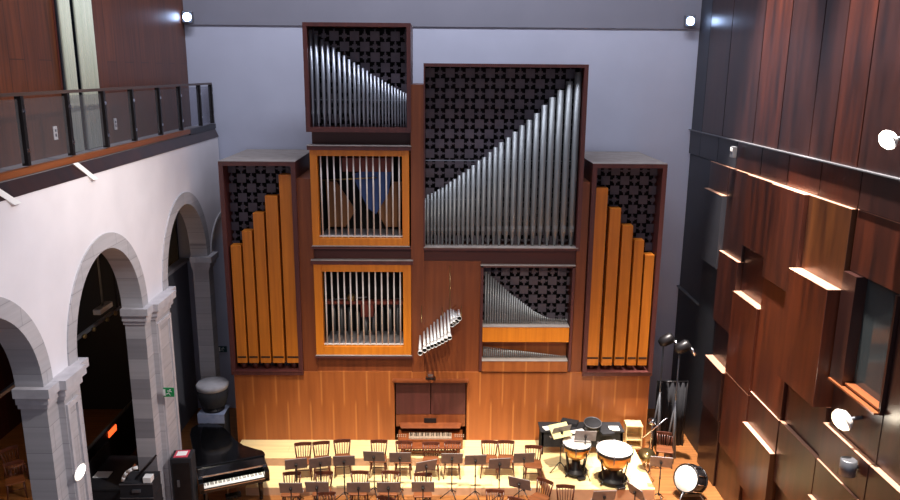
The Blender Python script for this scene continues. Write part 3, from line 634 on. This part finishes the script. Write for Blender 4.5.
# --- console niche
co = OB(MB().box(NX0, NX1, 0.45, 0.5, 0.30, NZ).box(NX0, NX1, 0.30, 0.75, 0.24, 0.30), 'console', 'dark_body')
OB(MB().box(NX0-0.04, NX1+0.04, -0.14, 0.12, NZ+0.02, NZ+0.07), 'ledge', 'body', co)
for a, b_ in ((NX0+0.03, -0.21), (-0.19, NX1-0.03)): OB(MB().box(a, b_, 0.04, 0.08, 0.67, NZ-0.02), 'folding_door', 'frame', co, bevel=0.005)
OB(MB().box(NX0+0.03, NX1-0.03, 0.02, 0.06, 0.36, 0.66), 'music_desk', 'body', co)
OB(MB().box(-0.36, -0.06, -0.01, 0.03, 0.47, 0.58), 'nameplate', 'black_metal', co, 'small black plate in the middle of the desk')
OB(MB().hexa([(NX0+0.16, -0.2, 0.40), (NX1-0.16, -0.2, 0.40), (NX1-0.1, 0.06, 0.43), (NX0+0.1, 0.06, 0.43), (NX0+0.16, -0.2, 0.435), (NX1-0.16, -0.2, 0.435), (NX1-0.1, 0.06, 0.465), (NX0+0.1, 0.06, 0.465)]), 'key_shelf', 'body', co, bevel=0.01)
kb = MB()
for i in range(28): kb.box(-0.72+i*0.037, -0.688+i*0.037, -0.44, -0.16, 0.25, 0.28)
OB(kb, 'keyboard', 'old_ivory', co)
kb = MB()
for i in range(28):
    if i % 7 not in (2, 6): kb.box(-0.695+i*0.037, -0.675+i*0.037, -0.34, -0.16, 0.28, 0.30)
OB(kb, 'black_keys', 'lacquer', co)
OB(MB().box(NX0+0.1, NX1-0.1, -0.48, 0.06, 0.19, 0.25), 'key_bed', 'body', co)
for sx in (-1, 1):
    m = MB()
    for r_ in range(2):
        for k in range(5): m.rod((-0.2+sx*(0.60+0.05*k), -0.25-0.09*r_, 0.25), (-0.2+sx*(0.60+0.05*k), -0.25-0.09*r_, 0.28), 0.012, n=8)
    OB(m, 'stop_knobs', 'old_ivory', co)
OB(MB().box(NX0+0.1, NX0+0.16, -0.45, 0.0, 0.0, 0.19).box(NX1-0.16, NX1-0.1, -0.45, 0.0, 0.0, 0.19).box(NX0+0.16, NX1-0.16, 0.02, 0.06, 0.0, 0.19), 'console_leg', 'body', co)
m = MB()
for i in range(20): m.box(-0.9+i*0.073, -0.87+i*0.073, -0.6, 0.0, 0.01, 0.05)
OB(m, 'pedalboard', 'chair', co)
q = U(430.5, 375.5, 'y', -0.02)
t = thing('desk_clock', 'small dark clock with chrome top standing on the organ console ledge', 'clock', (q.x, -0.04, NZ+0.073))
MB().box(-0.12, 0.12, -0.05, 0.05, 0, 0.05).build('foot', 'black_metal', t, bevel=0.01)
MB().box(-0.09, 0.09, -0.04, 0.04, 0.05, 0.17).build('case', 'body', t, bevel=0.01)
MB().box(-0.06, 0.06, -0.046, -0.04, 0.08, 0.14).build('face', 'chrome', t)
t = thing('organ_bench', 'low dark wooden bench standing in front of the organ console', 'bench', (-0.2, -0.755, 0))
MB().box(-0.75, 0.75, -0.14, 0.14, 0.22, 0.27).build('seat', 'body', t, bevel=0.015)
for x in (-0.66, 0.66): MB().box(x-0.03, x+0.03, -0.12, 0.12, 0, 0.22).build('leg', 'body', t)
MB().box(-0.63, 0.63, -0.02, 0.02, 0.08, 0.12).build('stretcher', 'body', t)

# ------------------------------------------------------------------ chairs
def make_chair(label, group):
    t = thing('wooden_chair', label, 'chair', (0, 0, 0), 0, group)
    W, D, SH, H = 0.40, 0.38, 0.42, 0.73
    m = MB().prism([(-0.17, 0.16), (0.17, 0.16), (0.205, -0.14), (0.19, -0.2), (-0.19, -0.2), (-0.205, -0.14)], 'z', SH-0.035, SH)
    m.build('seat', 'seat', t, bevel=0.012)
    for sx in (-1, 1):
        MB().rod((sx*0.15, -0.15, SH-0.03), (sx*0.19, -0.21, 0), 0.02, 0.014, n=8).build('leg', 'chair', t)
        MB().rod((sx*0.14, 0.13, SH-0.03), (sx*0.18, 0.20, 0), 0.02, 0.014, n=8).build('leg', 'chair', t)
        MB().rod((sx*0.15, 0.145, SH-0.01), (sx*0.185, 0.225, H-0.05), 0.018, 0.016, n=8).build('back_post', 'chair', t)
        MB().rod((sx*0.175, -0.18, 0.15), (sx*0.165, 0.17, 0.15), 0.01, n=6).build('stretcher', 'chair', t)
    MB().rod((-0.17, 0, 0.15), (0.17, 0, 0.15), 0.01, n=6).build('stretcher', 'chair', t)
    m = MB(); P = []
    for i in range(7):
        x = -0.2+0.4*i/6; y = 0.225+0.03*(1-(x/0.2)**2)
        P.append((x, y))
    m.prism([(x, y-0.014) for x, y in P]+[(x, y+0.014) for x, y in P[::-1]], 'z', H-0.085, H)
    m.build('crest_rail', 'chair', t, bevel=0.008)
    for i in range(5):
        x = -0.105+0.0525*i
        MB().rod((x*0.95, 0.15, SH-0.01), (x*1.15, 0.24, H-0.07), 0.009, n=6).build('spindle', 'chair', t)
    return t
chair0 = None
def chair(px, py_, z, rz, label, group):
    """stand a chair so that its crest rail is seen at the given photo point"""
    global chair0
    q = U(px, py_, 'z', z+0.70)
    off = Matrix.Rotation(rz, 3, 'Z') @ Vector((0, 0.24, 0))
    loc = (q.x-off.x, q.y-off.y, z)
    if chair0 is None:
        chair0 = make_chair(label, group); chair0.location = loc; chair0.rotation_euler = (0, 0, rz)
    else: dup(chair0, loc, rz, label, group)
ordn = ['first', 'second', 'third', 'fourth', 'fifth', 'sixth', 'seventh', 'eighth', 'ninth', 'tenth', 'eleventh']
ga = 'chairs of the back row'
rowA = [(303, 443.5, 8), (321, 442.5, 10), (342, 440.5, 8), (379, 441, 0), (404, 442, -2), (431, 443, 0), (452.5, 442, -2), (489.5, 441.5, -4), (506, 441.5, -3), (533.5, 446.5, -6)]
for i, (x, y, r) in enumerate(rowA):
    chair(x, y, -0.19, rad(r), ('wooden spindle chair, %s of the back row counted from the grand piano' % ordn[i]) if i < 9 else 'wooden spindle chair at the right end of the back row, nearest the timpani', ga)
gb = 'chairs of the front row'
rowB = [(292, 473, 4), (324, 472.5, 0), (360, 472, -2), (390.5, 472, -4), (423, 474, 0)]
for i, (x, y, r) in enumerate(rowB):
    chair(x, y, FZ, rad(r), 'wooden spindle chair, %s of the middle row counted from the grand piano' % ordn[i], gb)
chair(326.5, 493, FZ, rad(2), 'wooden chair cut by the photo bottom in front of the second middle row chair', gb)
chair(386, 498, FZ, rad(-16), 'wooden chair turned slightly, cut by the photo bottom right of the other cut chair', gb)
chair(495, 490.5, FZ, rad(-6), 'wooden chair cut by the photo bottom under the paired back row chairs', gb)
chair(517, 499, FZ, rad(-24), 'wooden chair mostly below the photo, beside the tilted music stand', gb)
chair(545.5, 480.5, FZ, rad(-36), 'wooden chair turned towards the left, seen at an angle near the platform corner', gb)
chair(565.5, 486, FZ, rad(-6), 'wooden chair standing just below the percussion platform edge', gb)
chair(665, 433, FZ, rad(-14), 'dark red wooden chair standing alone right of the percussion by the wall', 'chairs by the right wall')

# ------------------------------------------------------------------ music stands
def make_stand(label, group):
    t = thing('music_stand', label, 'music stand', (0, 0, 0), 0, group)
    D = MB().box(-0.235, 0.235, -0.006, 0.006, -0.15, 0.16).xf(Matrix.Translation((0, 0, 0.98)) @ Matrix.Rotation(rad(21), 4, 'X'))
    D.build('desk', 'stand', t)
    MB().box(-0.235, 0.235, 0.0, 0.06, -0.155, -0.145).xf(Matrix.Translation((0, 0, 0.98)) @ Matrix.Rotation(rad(21), 4, 'X')).build('lip', 'stand', t)
    MB().rod((0, -0.02, 0.18), (0, -0.02, 0.98), 0.012, n=8).build('post', 'black_metal', t)
    MB().lathe([(0.0, -0.03), (0.03, -0.02), (0.03, 0.02), (0.0, 0.03)], (0, -0.04, 0.97), 10).build('knob', 'black_metal', t)
    MB().lathe([(0.018, -0.02), (0.022, 0), (0.018, 0.02)], (0, -0.02, 0.6), 10).build('collar', 'black_metal', t)
    for k in range(3):
        a = -PI/2+2*PI/3*k+0.5
        MB().rod((0, -0.02, 0.24), (0.26*math.cos(a), -0.02+0.26*math.sin(a), 0.012), 0.011, n=6).build('leg', 'black_metal', t)
    return t
stand0 = None
def stand(px, py_, z, rz, label, group, hgt=1.0):
    global stand0
    q = U(px, py_, 'z', z+0.98)
    if stand0 is None:
        stand0 = make_stand(label, group); stand0.location = (q.x, q.y, z); stand0.rotation_euler = (0, 0, rz); return stand0
    return dup(stand0, (q.x, q.y, z), rz, label, group)
sa = [(296, 464, 12), (320, 462.5, 16), (344, 461, 4), (374, 456.5, -4), (400, 457.5, 0), (426, 466, 20), (452, 458.5, 0), (475.5, 460, 3), (499.5, 463.5, 6), (524, 458, 4)]
for i, (x, y, r) in enumerate(sa):
    stand(x, y, FZ, rad(r), ('black music stand, %s of those before the back row counted from the piano' % ordn[i]), 'music stands of the back row')
sb_ = [(291, 488, 0), (317, 487, 0), (358.5, 487.5, 2), (388.5, 487.5, 0), (423, 487, 0)]
for i, (x, y, r) in enumerate(sb_):
    stand(x, y, FZ, rad(r), 'black music stand, %s of those before the middle row counted from the piano' % ordn[i], 'music stands of the middle row')
stand(519.5, 483.5, FZ, rad(-24), 'black music stand with tilted desk beside the angled chair', 'music stands of the middle row')
stand(604, 496, FZ, rad(4), 'black music stand at the photo bottom under the larger timpani', 'music stands by the percussion')
stand(636, 492, FZ, rad(-62), 'music stand seen nearly edge on at the photo bottom right of the timpani', 'music stands by the percussion')
stand(585.5, 436, 0, rad(-4), 'dark music stand between the two timpani', 'music stands by the percussion')
stand(661, 462, FZ, rad(-10), 'black music stand on the bare floor beside the bass drum', 'music stands by the percussion')
ys_ = stand(561, 431.5, 0, rad(24), 'music stand carrying a pale yellow score behind the left timpani', 'music stands by the percussion')
q = U(561, 431.5, 'z', 0.98)
o = MB().box(-0.24, 0.24, 0.01, 0.03, -0.14, 0.2).xf(Matrix.Rotation(rad(-50), 4, 'X')).build('music_score', 'yellow_paper')
o.location = (q.x, q.y, 0.985); o.rotation_euler = (0, 0, rad(24)); tag(o, 'pale yellow score lying on the stand behind the left timpani', 'sheet music')

# ------------------------------------------------------------------ percussion
def timpano(px, py_, r, zr, label, group):
    q = U(px, py_, 'z', zr)
    t = thing('timpano', label, 'timpani', (q.x, q.y, 0), 0, group)
    h = zr-0.25
    prof = [(0.05, zr-0.05-r*1.12)] + [(r*0.97*math.sin(a), zr-0.05-r*1.12*math.cos(a)) for a in [PI/2*i/10 for i in range(1, 11)]]
    MB().lathe(prof).build('kettle', 'copper', t)
    MB().lathe([(r*0.97, zr-0.06), (r*1.03, zr-0.06), (r*1.03, zr-0.005), (r*0.97, zr-0.005), (r*0.97, zr-0.06)], cap=False).build('hoop', 'black_metal', t)
    MB().lathe([(r*0.99, zr-0.01), (r*0.98, zr+0.002), (0.01, zr+0.004)]).build('drum_head', 'head', t)
    for k in range(6):
        m = MB(); a = 2*PI*k/6+0.3; m.rod((r*1.03*math.cos(a), r*1.03*math.sin(a), zr-0.01), (r*0.98*math.cos(a), r*0.98*math.sin(a), zr-0.2), 0.012, n=6)
        m.lathe([(0.03, 0), (0.03, 0.01)], (r*1.03*math.cos(a), r*1.03*math.sin(a), zr-0.005), 8)
        m.build('tuning_rod', 'grey_metal', t)
    for k in range(4):
        a = 2*PI*k/4+0.6
        MB().tube([(r*1.0*math.cos(a), r*1.0*math.sin(a), zr-0.15), (r*0.72*math.cos(a), r*0.72*math.sin(a), 0.1), (r*0.95*math.cos(a), r*0.95*math.sin(a), 0.02)], 0.018).build('strut', 'black_metal', t)
    MB().lathe([(r*0.75, 0.06), (r*0.8, 0.07), (r*0.8, 0.12), (0.1, 0.16), (0.09, zr-0.08-r*1.05)]).build('base', 'black_metal', t)
    MB().box(-0.09, 0.09, -r*1.05, -r*0.7, 0.03, 0.07).xf(Matrix.Rotation(0.3, 4, 'Z')).build('pedal', 'black_metal', t, bevel=0.01)
timpano(577, 442.3, 0.325, 0.78, 'smaller copper timpani with white skin on the left of the percussion platform', 'timpani')
timpano(614.5, 448.5, 0.40, 0.80, 'larger copper timpani with white skin on the right of the percussion platform', 'timpani')
# black table with papers
ta, tb_ = U(541, 433, 'z', 0.62), U(626, 434, 'z', 0.62)
t = thing('percussion_table', 'long black table against the organ base holding papers and cases', 'table', ((ta.x+tb_.x)/2, -0.5, 0))
hw = (tb_.x-ta.x)/2
MB().box(-hw, hw, -0.25, 0.25, 0.58, 0.62).build('tabletop', 'black_cloth', t, bevel=0.008)
MB().box(-hw+0.02, hw-0.02, -0.22, -0.2, 0.2, 0.58).build('modesty_panel', 'black_cloth', t)
for sx in (-1, 1):
    for sy in (-1, 1): MB().box(sx*(hw-0.06)-0.025, sx*(hw-0.06)+0.025, sy*0.2-0.02, sy*0.2+0.02, 0, 0.58).build('leg', 'black_metal', t)
def slab_on(px, py_, z, sx, sy, sz, rz, name, mat, lab, cat, tilt=0):
    q = U(px, py_, 'z', z)
    o = MB().box(-sx/2, sx/2, -sy/2, sy/2, 0, sz).xf(Matrix.Rotation(tilt, 4, 'X')).build(name, mat, bevel=min(0.008, sz*0.3)); o.location = (q.x, q.y, z); o.rotation_euler = (0, 0, rz)
    return tag(o, lab, cat)
slab_on(549.5, 428, 0.625, 0.3, 0.2, 0.012, 0.3, 'paper_sheet', 'paper', 'white papers at the left end of the black percussion table', 'paper')
slab_on(577.5, 431.5, 0.625, 0.34, 0.16, 0.012, 0.35, 'paper_sheet', 'paper', 'white papers in the middle of the table just behind the smaller timpani', 'paper')
slab_on(614, 429, 0.625, 0.24, 0.2, 0.03, 0, 'paper_stack', 'paper', 'white paper stack at the right end of the black percussion table', 'paper')
slab_on(569.5, 424, 0.625, 0.4, 0.22, 0.09, -0.4, 'instrument_case', 'black_cloth', 'black instrument case lying between the papers on the percussion table', 'case')
q = U(592.5, 425, 'z', 0.75)
t = thing('snare_drum', 'black round drum standing tilted on the percussion table', 'drum', (q.x, q.y, 0.75), 0)
RT = Matrix.Rotation(rad(12), 4, 'X')
MB().lathe([(0.19, -0.07), (0.2, -0.065), (0.2, 0.065), (0.19, 0.07)]).xf(RT).build('shell', 'black_metal', t)
MB().lathe([(0.2, 0.06), (0.212, 0.06), (0.212, 0.08), (0.2, 0.08), (0.2, 0.06)], cap=False).xf(RT).build('hoop', 'grey_metal', t)
MB().lathe([(0.195, 0.07), (0.19, 0.075), (0.005, 0.075)]).xf(RT).build('drum_head', 'black_cloth', t)
MB().box(-0.15, 0.15, -0.08, 0.08, -0.128, -0.07).build('cradle', 'black_metal', t)
slab_on(607, 434, 0.625, 0.3, 0.2, 0.06, 0.2, 'mallet_bag', 'black_cloth', 'black mallet bag on the table beside the white paper stack', 'bag')
# pale birch shelf box
q = U(634, 450, 'z', 0)
t = thing('open_cabinet', 'pale birch open cabinet with one shelf beside the percussion table', 'cabinet', (q.x, q.y+0.2, 0), rad(-4))
MB().box(-0.2, -0.175, -0.17, 0.17, 0, 0.58).box(0.175, 0.2, -0.17, 0.17, 0, 0.58).box(-0.175, 0.175, 0.14, 0.17, 0, 0.57).build('carcass', 'birch', t)
MB().box(-0.2, 0.2, -0.17, 0.17, 0.58, 0.605).build('top', 'birch', t)
MB().box(-0.175, 0.175, -0.16, 0.14, 0.22, 0.25).build('shelf', 'birch', t)
MB().box(-0.175, 0.175, -0.16, 0.14, 0.0, 0.05).build('bottom', 'birch', t)
# bass drum at the right
q = U(689, 478, 'z', 0.1)
t = thing('bass_drum', 'white headed bass drum with black shell tilted on a low stand by the right wall', 'drum', (q.x, q.y, FZ))
RM = Matrix.Translation((0, 0, 0.46)) @ Vector((-0.8, -0.52, 0.42)).to_track_quat('Z', 'Y').to_matrix().to_4x4()
MB().lathe([(0.29, -0.24), (0.3, -0.23), (0.3, 0.1), (0.29, 0.11)]).xf(RM).build('shell', 'black_metal', t)
for z in (-0.24, 0.1): MB().lathe([(0.29, z-0.015), (0.32, z-0.015), (0.32, z+0.025), (0.29, z+0.025), (0.29, z-0.015)], cap=False).xf(RM).build('hoop', 'black_metal', t)
MB().lathe([(0.298, 0.11), (0.29, 0.118), (0.005, 0.12)]).xf(RM).build('drum_head', 'head', t)
for k in range(10):
    a = 2*PI*k/10; c, s_ = math.cos(a), math.sin(a)
    MB().rod((0.318*c, 0.318*s_, -0.22), (0.318*c, 0.318*s_, 0.1), 0.012, n=6).xf(RM).build('tension_rod', 'chrome', t)
for (dx, dy) in ((-0.3, -0.3), (0.32, -0.2), (-0.1, 0.35), (0.3, 0.3)): MB().rod((dx*0.5, dy*0.5, 0.25), (dx, dy, 0.01), 0.015).build('leg', 'grey_metal', t)
MB().box(-0.2, 0.2, -0.2, 0.2, 0.13, 0.2).build('cradle', 'black_metal', t)
# cymbals on stands
def cymbal(px, py_, z, r, tilt, lab, mat, zf):
    q = U(px, py_, 'z', z)
    t = thing('cymbal_stand', lab, 'cymbal', (q.x, q.y, zf), 0, 'cymbals on stands'); h = z-zf
    R_ = Matrix.Translation((0, 0, h)) @ Matrix.Rotation(tilt, 4, 'X')
    MB().lathe([(r, 0), (r*0.35, 0.02), (r*0.2, 0.05), (0.01, 0.06)]).xf(R_).build('cymbal', mat, t)
    MB().rod((0, 0, 0.25), (0, 0, h+0.03), 0.012, n=8).build('post', 'chrome', t)
    for k in range(3):
        a = 2*PI*k/3+0.4; MB().rod((0, 0, 0.35), (0.26*math.cos(a), 0.26*math.sin(a), 0.01), 0.011, n=6).build('leg', 'chrome', t)
cymbal(652.5, 421.5, 0.85, 0.11, rad(30), 'small bright cymbal on a stand in the corner right of the organ', 'chrome', FZ)
cymbal(647, 455, 0.35, 0.2, rad(25), 'dull brass cymbal on a stand between cabinet and lone music stand', 'brass', FZ)
a, b = U(643, 437.5, 'z', 0.45), U(667, 418, 'z', 1.0)
t = thing('microphone_boom', 'slanted chrome boom stand in front of the dark corner', 'boom stand', (a.x, a.y, FZ))
MB().rod((0, 0, a.z-FZ), tuple(b-a+Vector((0, 0, a.z-FZ))), 0.018).build('boom', 'chrome', t)
MB().rod((0.25, 0.02, 0.15), (0.25, 0.02, a.z-FZ+0.3), 0.015).build('post', 'black_metal', t)
for k in range(3):
    an = 2*PI*k/3; MB().rod((0.25, 0.02, 0.2), (0.25+0.25*math.cos(an), 0.02+0.25*math.sin(an), 0.01), 0.012, n=6).build('leg', 'black_metal', t)
# draped light stands in the right corner
def tall_stand(px0, px1, ytop, Y, lab, mat):
    q = U(px1, ytop, 'y', Y); b0 = U(px0, 425, 'z', FZ)
    t = thing('lighting_stand', lab, 'lighting stand', (q.x+0.1, Y, FZ), 0, 'stands in the right corner'); h = q.z-FZ
    MB().rod((0, 0, 0.5), (0, 0, h), 0.022, n=8).build('post', mat, t)
    for k in range(3):
        an = 2*PI*k/3+0.5; MB().rod((0, 0, 1.6), (0.15*math.cos(an), 0.17*math.sin(an), 0.01), 0.022, n=6).build('leg', mat, t)
    MB().lathe([(0.07, -0.22), (0.13, -0.12), (0.14, 0.1), (0.08, 0.16)], (0, 0, 0), 16).xf(Matrix.Translation((0.05, -0.1, h)) @ Matrix.Rotation(rad(60), 4, 'Y')).build('lamp_head', 'black_metal', t)
    MB().lathe([(0.05, 0), (0.13, 0.015), (0.14, 0.06), (0.1, 0.08)], (0, 0, 0), 16).xf(Matrix.Translation((0.22, -0.16, h-0.12)) @ Matrix.Rotation(rad(60), 4, 'Y')).build('reflector', 'chrome', t)
tall_stand(654, 660, 338, 0.2, 'tall folded lighting stand nearest the organ in the right corner', 'grey_metal')
tall_stand(664, 676, 345, -0.3, 'tall lighting stand closer to the right wall in the corner', 'grey_metal')
m = MB(); n = 60; A = []; B = []
for i in range(n+1):
    x = 5.48+0.72*i/n; y = 0.45+0.018*math.sin(i*2*PI/11)
    A.append(m.bm.verts.new((x, y, FZ+0.01))); B.append(m.bm.verts.new((x, y, 1.35)))
for i in range(n): m.bm.faces.new((A[i], A[i+1], B[i+1], B[i])).smooth = True
t = thing('curtain_screen', 'black curtain hung on a low frame in the dark right corner behind the lone chair', 'curtain screen', (5.9, 0.45, FZ))
o = m.build('curtain', 'black_cloth', t, world=True); o.modifiers.new('thick', 'SOLIDIFY').thickness = 0.01
MB().rod((5.45, 0.45, 1.37), (6.24, 0.45, 1.37), 0.02).build('top_bar', 'black_metal', t, world=True)
for x in (5.47, 6.22): MB().rod((x, 0.45, FZ), (x, 0.45, 1.39), 0.018).build('post', 'black_metal', t, world=True)

# ------------------------------------------------------------------ grand piano and left side clutter
A = rad(22.5)
t = thing('grand_piano', 'black lacquered grand piano with closed lid at the left of the stage', 'piano', (-4.98, -2.86, FZ), A)
out = [(0, 0.48), (0, 2.1), (0.06, 2.42), (0.2, 2.56), (0.45, 2.55), (0.66, 2.40), (0.8, 2.1), (0.88, 1.75), (0.95, 1.4), (1.08, 1.1), (1.28, 0.85), (1.42, 0.7), (1.45, 0.6), (1.45, 0.48)]
MB().prism([(0.02, 0.0), (0.02, 0.5)]+[(x*0.985+0.01, y*0.985) for x, y in out[1:-1]]+[(1.43, 0.5), (1.43, 0.0)], 'z', 0.62, 0.69).build('key_bed', 'lacquer', t)
MB().prism([(x*0.985+0.01, y*0.985+0.01) for x, y in out], 'z', 0.69, 0.96).build('case', 'lacquer', t)
MB().prism(out, 'z', 0.965, 0.995).build('lid', 'lacquer', t, bevel=0.008)
MB().hexa([(0.02, 0.26, 0.86), (1.43, 0.26, 0.86), (1.43, 0.49, 0.93), (0.02, 0.49, 0.93), (0.02, 0.26, 0.875), (1.43, 0.26, 0.875), (1.43, 0.49, 0.955), (0.02, 0.49, 0.955)]).build('fallboard', 'lacquer', t)
MB().box(0.02, 1.43, 0.235, 0.262, 0.855, 0.885).build('fallboard_edge', 'chrome', t)
for x in (0.0, 1.35): MB().box(x, x+0.1, 0.0, 0.5, 0.62, 0.86).build('key_block', 'lacquer', t, bevel=0.01)
m = MB()
for i in range(52): m.box(0.105+i*0.0238, 0.105+i*0.0238+0.0226, 0.03, 0.24, 0.70, 0.725)
m.build('white_keys', 'ivory', t)
m = MB()
for i in range(51):
    if i % 7 not in (1, 4): m.box(0.122+i*0.0238, 0.135+i*0.0238, 0.12, 0.24, 0.725, 0.74)
m.build('black_keys', 'lacquer', t)
MB().box(0.1, 1.35, 0.0, 0.02, 0.67, 0.72).build('key_slip', 'lacquer', t)
MB().box(0.1, 1.35, -0.012, 0.0, 0.69, 0.71).build('key_slip_trim', 'chrome', t)
for (x, y) in ((0.14, 0.35), (1.3, 0.35), (0.4, 2.25)):
    MB().rod((x, y, 0.62), (x, y, 0.08), 0.065, 0.045, n=12).rod((x, y, 0.08), (x, y, 0.02), 0.04, n=10).build('leg', 'lacquer', t)
MB().box(0.6, 0.63, 0.55, 0.6, 0.12, 0.62).box(0.82, 0.85, 0.55, 0.6, 0.12, 0.62).box(0.56, 0.89, 0.5, 0.65, 0.08, 0.14).build('pedal_lyre', 'lacquer', t)
for x in (0.65, 0.72, 0.79): MB().box(x-0.012, x+0.012, 0.38, 0.5, 0.09, 0.105).build('pedal', 'brass', t)
# covered timpani by the back wall
q = U(211.5, 384, 'x', -5.5)
t = thing('equipment_crate', 'dark crate behind the piano tail with a blue grey cloth on top', 'crate', (q.x, q.y+0.06, FZ))
MB().box(-0.3, 0.3, -0.25, 0.25, 0, 1.14).build('body', 'black_cloth', t, bevel=0.01)
MB().box(-0.32, 0.32, -0.27, 0.27, 1.14, 1.16).box(-0.32, 0.32, -0.29, -0.272, 0.92, 1.16).build('cloth', 'bluegrey', t, 'crumpled blue grey cloth', 0.006)
t = thing('covered_timpano', 'timpani under a grey round cover raised on the crate behind the piano', 'timpani', (q.x, q.y+0.06, FZ+1.16))
h = q.z-(FZ+1.16)
MB().lathe([(0.2, 0.1), (0.29, 0.13), (0.35, h-0.35), (0.365, h-0.08)]).build('kettle', 'black_cloth', t)
MB().lathe([(0.37, h-0.12), (0.385, h-0.02), (0.35, h+0.02), (0.01, h+0.04)]).build('cover', 'grey_cloth', t)
MB().lathe([(0.25, 0.0), (0.27, 0.06), (0.12, 0.1), (0.1, 0.12)]).build('base', 'black_metal', t)
for k in range(4):
    a = 2*PI*k/4+0.6; MB().rod((0.36*math.cos(a), 0.36*math.sin(a), h-0.15), (0.25*math.cos(a), 0.25*math.sin(a), 0.04), 0.018).build('strut', 'black_metal', t)
# black amplifier box with red and white label
q = U(181, 454, 'z', 1.15); q.x += 0.03
t = thing('speaker_cabinet', 'black upright speaker cabinet with a red and white label on top, left of the piano', 'speaker', (q.x, q.y, FZ), rad(6))
h = 1.15-FZ
MB().box(-0.21, 0.21, -0.19, 0.19, 0, h).build('cabinet', 'black_cloth', t, bevel=0.015)
MB().box(-0.15, 0.13, -0.15, 0.15, h, h+0.008).build('label_sheet', 'red', t)
MB().box(-0.11, 0.09, -0.08, 0.1, h+0.008, h+0.011).build('label_text_block', 'paper', t)
MB().box(-0.17, 0.17, -0.195, -0.19, 0.08, h-0.1).build('grille', 'black_metal', t)
MB().box(-0.1, -0.05, -0.21, -0.19, 0.9, 1.05).build('handle', 'grey_metal', t)
# stack of flight cases
q = Vector((-5.85, -3.62, 0))
zz = FZ
for i, lab in enumerate(('lowest', 'second lowest', 'middle', 'second from the top', 'topmost')):
    sx, sy, h = 0.66-0.01*i, 0.5-0.01*i, 0.29
    t = thing('flight_case', '%s black flight case of the stack left of the speaker cabinet' % lab, 'flight case', (q.x, q.y, zz), rad(-2+i), 'stacked flight cases')
    MB().box(-sx/2, sx/2, -sy/2, sy/2, 0, h).build('shell', 'black_cloth', t)
    for sy_ in (-1, 1):
        MB().box(-sx/2-0.006, sx/2+0.006, sy_*sy/2-0.012, sy_*sy/2+0.012, h-0.02, h).build('edging', 'grey_metal', t)
    MB().box(-0.08, 0.08, -sy/2-0.03, -sy/2, h*0.4, h*0.6).build('handle', 'grey_metal', t)
    zz += h+0.002
zt = zz
o = MB().box(-0.02, 0.02, -0.14, 0.14, 0, 0.5).xf(Matrix.Rotation(rad(42), 4, 'Y')).build('black_board', 'black_metal', bevel=0.005)
o.location = (q.x-0.05, q.y+0.05, zt+0.015); tag(o, 'black board leaning at a slant on the topmost flight case', 'board')
m = MB(); P = [(-0.16, 0, 0.035), (-0.13, 0, 0.12), (-0.06, 0, 0.22), (0.05, 0, 0.29), (0.14, 0, 0.32)]
m.tube(P, 0.035); o = m.build('white_hose', 'white'); o.location = (q.x-0.1, q.y-0.18, zt); tag(o, 'curved white tube standing on the topmost flight case', 'tube')
o = MB().box(-0.02, 0.02, -0.05, 0.05, 0, 0.36).xf(Matrix.Rotation(rad(40), 4, 'Y')).build('wood_plank', 'trimwood'); o.location = (q.x-0.29, q.y-0.05, zt+0.015); tag(o, 'orange brown wooden plank propped on the topmost flight case', 'plank')
o = MB().box(-0.08, 0.08, -0.08, 0.08, 0, 0.12).build('white_carton', 'paper', bevel=0.01); o.location = (q.x+0.22, q.y-0.14, zt+0.002); tag(o, 'small white carton on the right end of the topmost flight case', 'carton')
# black desk at the foot of the middle arch
q = U(108, 462, 'z', 0.45)
t = thing('mixing_desk', 'long black desk with raised back standing inside the middle arch', 'desk', (q.x+0.32, q.y-0.35, FZ))
MB().box(-0.5, 0.5, -0.7, 0.7, 0.74, 0.8).build('top', 'black_cloth', t, bevel=0.01)
for sy in (-1, 1): MB().box(-0.45, 0.45, sy*0.66-0.03, sy*0.66+0.03, 0, 0.74).build('side_panel', 'black_cloth', t)
MB().box(-0.46, -0.42, -0.7, 0.7, 0.8, 1.15).build('back_panel', 'black_metal', t)
q2 = U(93, 452, 'z', 0.46)
o = MB().box(-0.16, 0.16, -0.12, 0.12, 0, 0.02).build('paper_sheet', 'paper'); o.location = (q.x+0.1, q.y-0.5, FZ+0.802); tag(o, 'loose paper on the black desk inside the middle arch', 'paper')
# chairs and warm lamp in the near arch
light('POINT', 'corridor_lamp', (-9.4, -2.6, 2.6), (0, 0, 0), 45, (1.0, 0.6, 0.28), shadow_soft_size=0.2)
for i, (x, y) in enumerate(((-9.35, -1.9), (-9.75, -1.2))):
    dup(chair0, (x, y, FZ), rad(30+20*i), ['wooden chair inside the near arch, the one closer to the pier', 'wooden chair inside the near arch, the one farther back'][i], 'chairs in the corridor')
